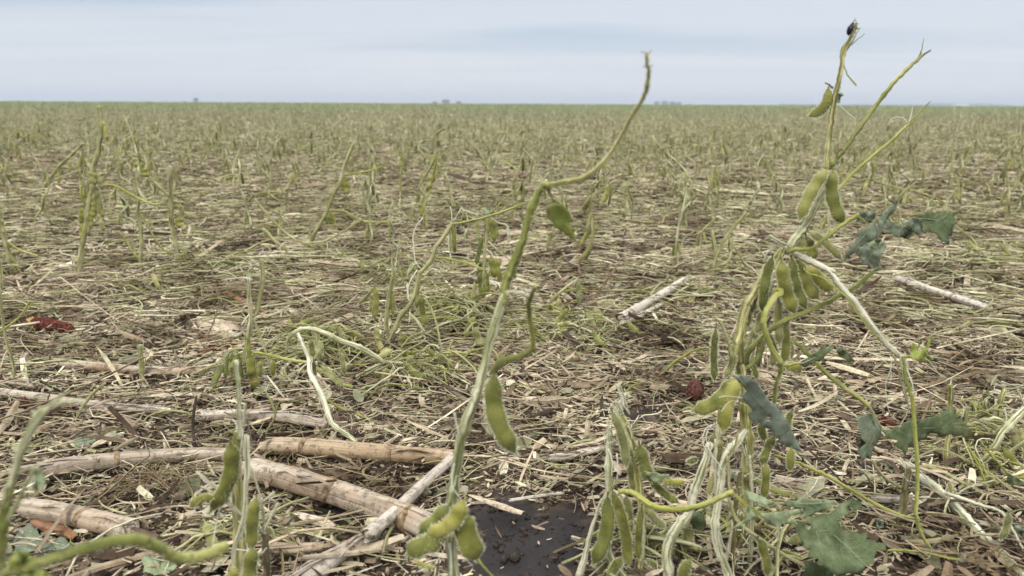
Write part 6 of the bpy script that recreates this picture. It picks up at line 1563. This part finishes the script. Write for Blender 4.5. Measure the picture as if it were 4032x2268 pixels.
while len(spots) < 290 and tries < 20000:
    tries += 1
    y = math.sqrt(random.uniform(1.7 ** 2, 5.8 ** 2)); x = random.uniform(-.70, .70) * y
    if float(patch_mask(x, y)) > .2: continue
    dens = .5 + .5 * noise.noise(Vector((x * .9, y * .5, 4)))
    if random.random() > .35 + .65 * dens: continue
    mind = .05 * (.6 + y * .25)
    if any((x - a) ** 2 + (y - b_) ** 2 < mind ** 2 for a, b_ in spots): continue
    spots.append((x, y))
spots.sort(key=lambda s: s[1])
for i, (x, y) in enumerate(spots):
    r_ = random.random()
    k = random.randrange(0, 4) if r_ < (.16 if y < 3 else .3) else random.randrange(4, 11) if r_ < .72 else random.randrange(11, 16)
    if k in used: o = dup(protos[k])
    else: o = protos[k]; used.add(k)
    o.location = (x, y, gz(x, y)); o.rotation_euler = (random.gauss(0, .12), random.gauss(0, .14), random.uniform(0, 6.28)); s_ = random.uniform(.82, 1.0); o.scale = (s_, s_, s_)
    if y < 3.2: tag(o, 'small hail-stripped bean plant standing in the litter behind the nearer bean plants', 'plant', 'bean plants in the nearer middle distance')
    else: tag(o, 'thin stripped bean plant in the sparse band below the solid green field', 'plant', 'bean plants in the farther middle distance')
for k in range(16):
    if k not in used:
        for ch in list(protos[k].children): bpy.data.objects.remove(ch)
        bpy.data.objects.remove(protos[k])

# beyond: the uncountable crowd of plants
def low_plant(h, nb, npod, nleaf, r0, seg=4):
    V = []; F = []
    def tube(pts, rads):
        b0 = len(V)
        for p_, r_ in zip(pts, rads):
            for j in range(3):
                an = 2.094 * j
                V.append((p_[0] + math.cos(an) * r_, p_[1] + math.sin(an) * r_, p_[2]))
        for k in range(len(pts) - 1):
            for j in range(3):
                a = b0 + k * 3 + j; b_ = b0 + k * 3 + (j + 1) % 3
                F.append((a, b_, b_ + 3)); F.append((a, b_ + 3, a + 3))
    lean = random.gauss(0, .3); lean2 = random.gauss(0, .3)
    P = [(lean * h * t_ + random.gauss(0, .05) * h, lean2 * h * t_ + random.gauss(0, .05) * h, h * t_ - .01) for t_ in [k / seg for k in range(seg + 1)]]
    tube(P, [r0 * (1 - .5 * k / seg) for k in range(seg + 1)])
    for _ in range(nb):
        q = random.choice(P[1:]); az = random.uniform(0, 6.28); L = random.uniform(.06, .18); up = random.uniform(-.3, 1)
        tube([q, (q[0] + math.cos(az) * L * .5, q[1] + math.sin(az) * L * .5, q[2] + L * .45 * up + .01), (q[0] + math.cos(az) * L, q[1] + math.sin(az) * L, q[2] + L * .6 * up - .02)], [r0 * .6, r0 * .5, r0 * .3])
    for _ in range(npod):
        q = random.choice(P[1:]); dx, dy = random.gauss(0, .02), random.gauss(0, .02); L = .045; w = .005
        b0 = len(V); c = (q[0] + dx * .5, q[1] + dy * .5, q[2] - L * .5)
        V.append((q[0] + dx * .2, q[1] + dy * .2, q[2]))
        for j in range(3): V.append((c[0] + math.cos(2.094 * j) * w, c[1] + math.sin(2.094 * j) * w, c[2]))
        V.append((q[0] + dx, q[1] + dy, q[2] - L))
        for j in range(3): F.append((b0, b0 + 1 + j, b0 + 1 + (j + 1) % 3)); F.append((b0 + 4, b0 + 1 + (j + 1) % 3, b0 + 1 + j))
    for _ in range(nleaf):
        q = random.choice(P[1:]); dx, dy = random.gauss(0, .05), random.gauss(0, .05); s_ = random.uniform(*LS)
        b0 = len(V); c = np.array((q[0] + dx, q[1] + dy, max(.03, q[2] + random.uniform(-.04, .03))))
        a = np.array([random.gauss(0, 1) for _ in range(3)]); a /= np.linalg.norm(a); b_ = np.cross(a, [random.gauss(0, 1) for _ in range(3)]); b_ /= np.linalg.norm(b_)
        for u in (a * s_, b_ * s_ * .6, -a * s_, -b_ * s_ * .6): V.append(tuple(c + u))
        F.append((b0, b0 + 1, b0 + 2)); F.append((b0, b0 + 2, b0 + 3))
    return np.array(V), np.array(F)
def crowd(protos_, n, y0, y1, smin=.8, smax=1.2, margin=1.1, xy=None, clump=True):
    y = np.sqrt(rng.uniform(y0 * y0, y1 * y1, n)); x = rng.uniform(-1, 1, n) * (y * .68 * margin)
    if clump:
        k = (np.sin(x * 1.3 + 2 * np.sin(y * .7)) * np.sin(y * .9 + x * .4) + rng.uniform(-1, 1, n) * 1.3) > -.8
        x, y = x[k], y[k]; n = len(x)
    which = rng.integers(0, len(protos_), n); out = []
    for i, (V0, F0) in enumerate(protos_):
        s = which == i; m_ = int(s.sum())
        if not m_: continue
        th = rng.uniform(0, 6.28, m_); sc = rng.uniform(smin, smax, m_)
        c, s_ = np.cos(th)[:, None], np.sin(th)[:, None]
        X = (V0[None, :, 0] * c - V0[None, :, 1] * s_) * sc[:, None] + x[s][:, None]
        Y_ = (V0[None, :, 0] * s_ + V0[None, :, 1] * c) * sc[:, None] + y[s][:, None]
        Z = V0[None, :, 2] * sc[:, None] + gh(x[s], y[s])[:, None]
        Vv = np.stack([X, Y_, Z], -1).reshape(-1, 3)
        Ff = (F0[None] + (np.arange(m_) * len(V0))[:, None, None]).reshape(-1, 3)
        out.append((Vv, Ff, np.repeat(rng.uniform(0, 1, m_), len(V0))))
    return merge(out)
LS = (.005, .012)
LP = [low_plant(random.uniform(.10, .34), 5, 3, 4, .0027) for _ in range(16)]
LS = (.007, .016)
LQ = [low_plant(random.uniform(.2, .34), 4, 2, 10, .0042, 3) for _ in range(12)]
LS = (.015, .035)
def patch_proto(np_, size):
    Vs, Fs, o = [], [], 0
    for _ in range(np_):
        V0, F0 = low_plant(random.uniform(.2, .36), 2, 0, 12, .008, 2)
        V0 = V0.copy(); V0[:, 0] += random.uniform(-.5, .5) * size; V0[:, 1] += random.uniform(-.5, .5) * size
        Vs.append(V0); Fs.append(F0 + o); o += len(V0)
    return np.concatenate(Vs), np.concatenate(Fs)
LR = [patch_proto(14, 2.2) for _ in range(8)]
V, F, rr = crowd(LP, 2600, 5.2, 8.0, .7, .98)
tag(np_mesh('bean_plant_crowd', V, F, 'field_plants', rr), kind='stuff')
V, F, rr = crowd(LP, 12000, 7.0, 20.0, .7, 1.0)
tag(np_mesh('bean_plant_crowd', V, F, 'field_plants', rr), kind='stuff')
V, F, rr = merge([crowd(LQ, 15000, 18, 55.0, .75, 1.02, clump=False), crowd(LR, 1500, 50, 140.0, 1, 1.25, clump=False), crowd(LR, 2600, 130, 420.0, 1.0, 1.3, clump=False)])
tag(np_mesh('bean_plant_crowd', V, F, 'far_plants', rr), kind='stuff')

# ------------------------------------------------------------------ the horizon: trees, a white shed
def far_tree(px_, D, wpx, hpx, label, name='tree'):
    """px in 2576 wide photo pixels"""
    x = px_ * 4032 / 2576
    q = at(x, 410, D); m_per_px = D / FPX * 4032 / 2576
    W, H = wpx * m_per_px, hpx * m_per_px
    root = empty(name, Vector((q.x, D, 0))); tag(root, label, 'tree')
    mb = MB()
    mb.ring_tube([Vector((q.x, D, 0)), Vector((q.x + W * .02, D, H * .3)), Vector((q.x, D, H * .7))], [W * .06, W * .05, W * .02], 6)
    mb.build('trunk', ['stem_brown'], root)
    cb = MB()
    for _ in range(420):
        while True:
            u = Vector((random.uniform(-1, 1), random.uniform(-1, 1), random.uniform(-1, 1)))
            if u.length < 1 and noise.noise(u * 1.7 + Vector((px_, 0, 0))) > -.25: break
        c = Vector((q.x + u.x * W * .5, D + u.y * W * .5, H * .58 + u.z * H * .45))
        s_ = W * random.uniform(.03, .07)
        a = Vector([random.gauss(0, 1) for _ in range(3)]).normalized(); b_ = a.cross(Vector([random.gauss(0, 1) for _ in range(3)])).normalized()
        b0 = len(cb.v); cb.v += [c + a * s_, c + b_ * s_, c - a * s_, c - b_ * s_]; cb.uv += [(0, 0)] * 4; cb.f.append((b0, b0 + 1, b0 + 2, b0 + 3)); cb.mi.append(0)
    cb.build('crown', ['far_tree'], root)
far_tree(494, 900, 14, 11, 'lone far tree on the horizon at the left of the picture')
for k, (x, w, h) in enumerate([(1094, 14, 6), (1122, 22, 11), (1154, 14, 7)]):
    far_tree(x, 1200, w, h * .95, ['left and lower of three far trees on the horizon left of centre', 'biggest of three far trees on the horizon left of centre', 'right one of three far trees on the horizon left of centre'][k])
for k, (x, w, h) in enumerate([(1652, 16, 7), (1672, 18, 8), (1692, 18, 7), (1708, 14, 6)]):
    far_tree(x, 1400, w, h * 1.2, ['leftmost dark tree of the far clump right of the arching branch tip', 'second dark tree of the far clump right of the arching branch tip', 'third dark tree of the far clump right of the arching branch tip', 'rightmost dark tree of the far clump right of the arching branch tip'][k])
# long wood on the right horizon
mb = MB(); D = 2300; mpp = D / FPX * 4032 / 2576
for k in range(5200):
    px_ = random.uniform(1960, 2640) if random.random() < .6 else random.uniform(2330, 2500)
    hmax = (3.5 + 3.0 * noise.noise(Vector((px_ * .02, 0, 0))) + (3.0 if 2330 < px_ < 2500 else 0)) * mpp
    q = at(px_ * 4032 / 2576, 410, D + random.uniform(-20, 60))
    c = Vector((q.x, q.y, random.uniform(0, max(3, hmax)))); s_ = random.uniform(1.2, 3.5)
    a = Vector([random.gauss(0, 1) for _ in range(3)]).normalized(); b_ = a.cross(Vector([random.gauss(0, 1) for _ in range(3)])).normalized()
    b0 = len(mb.v); mb.v += [c + a * s_, c + b_ * s_, c - a * s_, c - b_ * s_]; mb.uv += [(0, 0)] * 4; mb.f.append((b0, b0 + 1, b0 + 2, b0 + 3)); mb.mi.append(0)
tag(mb.build('far_wood', ['far_tree'], None), kind='stuff')
# white shed
def shed(px0_, px1_, D, h, label):
    a = at(px0_ * 4032 / 2576, 410, D); b_ = at(px1_ * 4032 / 2576, 410, D)
    root = empty('farm_shed', Vector(((a.x + b_.x) / 2, D, 0))); tag(root, label, 'building')
    mb = MB(); d = 18
    for (x, y, z) in ((a.x, D, 0), (b_.x, D, 0), (b_.x, D + d, 0), (a.x, D + d, 0), (a.x, D, h), (b_.x, D, h), (b_.x, D + d, h), (a.x, D + d, h)):
        mb.v.append(Vector((x, y, z))); mb.uv.append((0, 0))
    for fc in ((0, 1, 5, 4), (1, 2, 6, 5), (2, 3, 7, 6), (3, 0, 4, 7)): mb.f.append(fc); mb.mi.append(0)
    mb.build('wall', ['far_white'], root, smooth=False)
    mb = MB()
    for (x, y, z) in ((a.x - .5, D - .5, h), (b_.x + .5, D - .5, h), (b_.x + .5, D + d + .5, h), (a.x - .5, D + d + .5, h), (a.x - .5, D + d / 2, h + 2.5), (b_.x + .5, D + d / 2, h + 2.5)):
        mb.v.append(Vector((x, y, z))); mb.uv.append((0, 0))
    for fc in ((0, 1, 5, 4), (2, 3, 4, 5), (1, 2, 5), (3, 0, 4), (0, 3, 2, 1)): mb.f.append(fc); mb.mi.append(0)
    mb.build('roof', ['far_white'], root, smooth=False)
shed(2408, 2438, 2250, 4.5, 'long white shed in front of the far wood on the right horizon')

# ------------------------------------------------------------------ air
HAZE = True
if HAZE:
    mb = MB()
    X, Yn, Yf, Zt = 3200, -60, 3600, 30
    for z in (-3, Zt):
        for (x, y) in ((-X, Yn), (X, Yn), (X, Yf), (-X, Yf)): mb.v.append(Vector((x, y, z))); mb.uv.append((0, 0))
    for fc in ((3, 2, 1, 0), (4, 5, 6, 7), (0, 1, 5, 4), (1, 2, 6, 5), (2, 3, 7, 6), (3, 0, 4, 7)): mb.f.append(fc); mb.mi.append(0)
    m = bpy.data.materials.new('haze'); m.use_nodes = True; MATS['haze'] = m
    t = m.node_tree; t.nodes.clear()
    o = t.nodes.new('ShaderNodeOutputMaterial'); v = t.nodes.new('ShaderNodeVolumePrincipled')
    v.inputs['Color'].default_value = (.82, .88, .97, 1); v.inputs['Density'].default_value = .0006; v.inputs['Anisotropy'].default_value = .2
    t.links.new(v.outputs[0], o.inputs['Volume'])
    tag(mb.build('haze', ['haze'], None, smooth=False), kind='stuff')
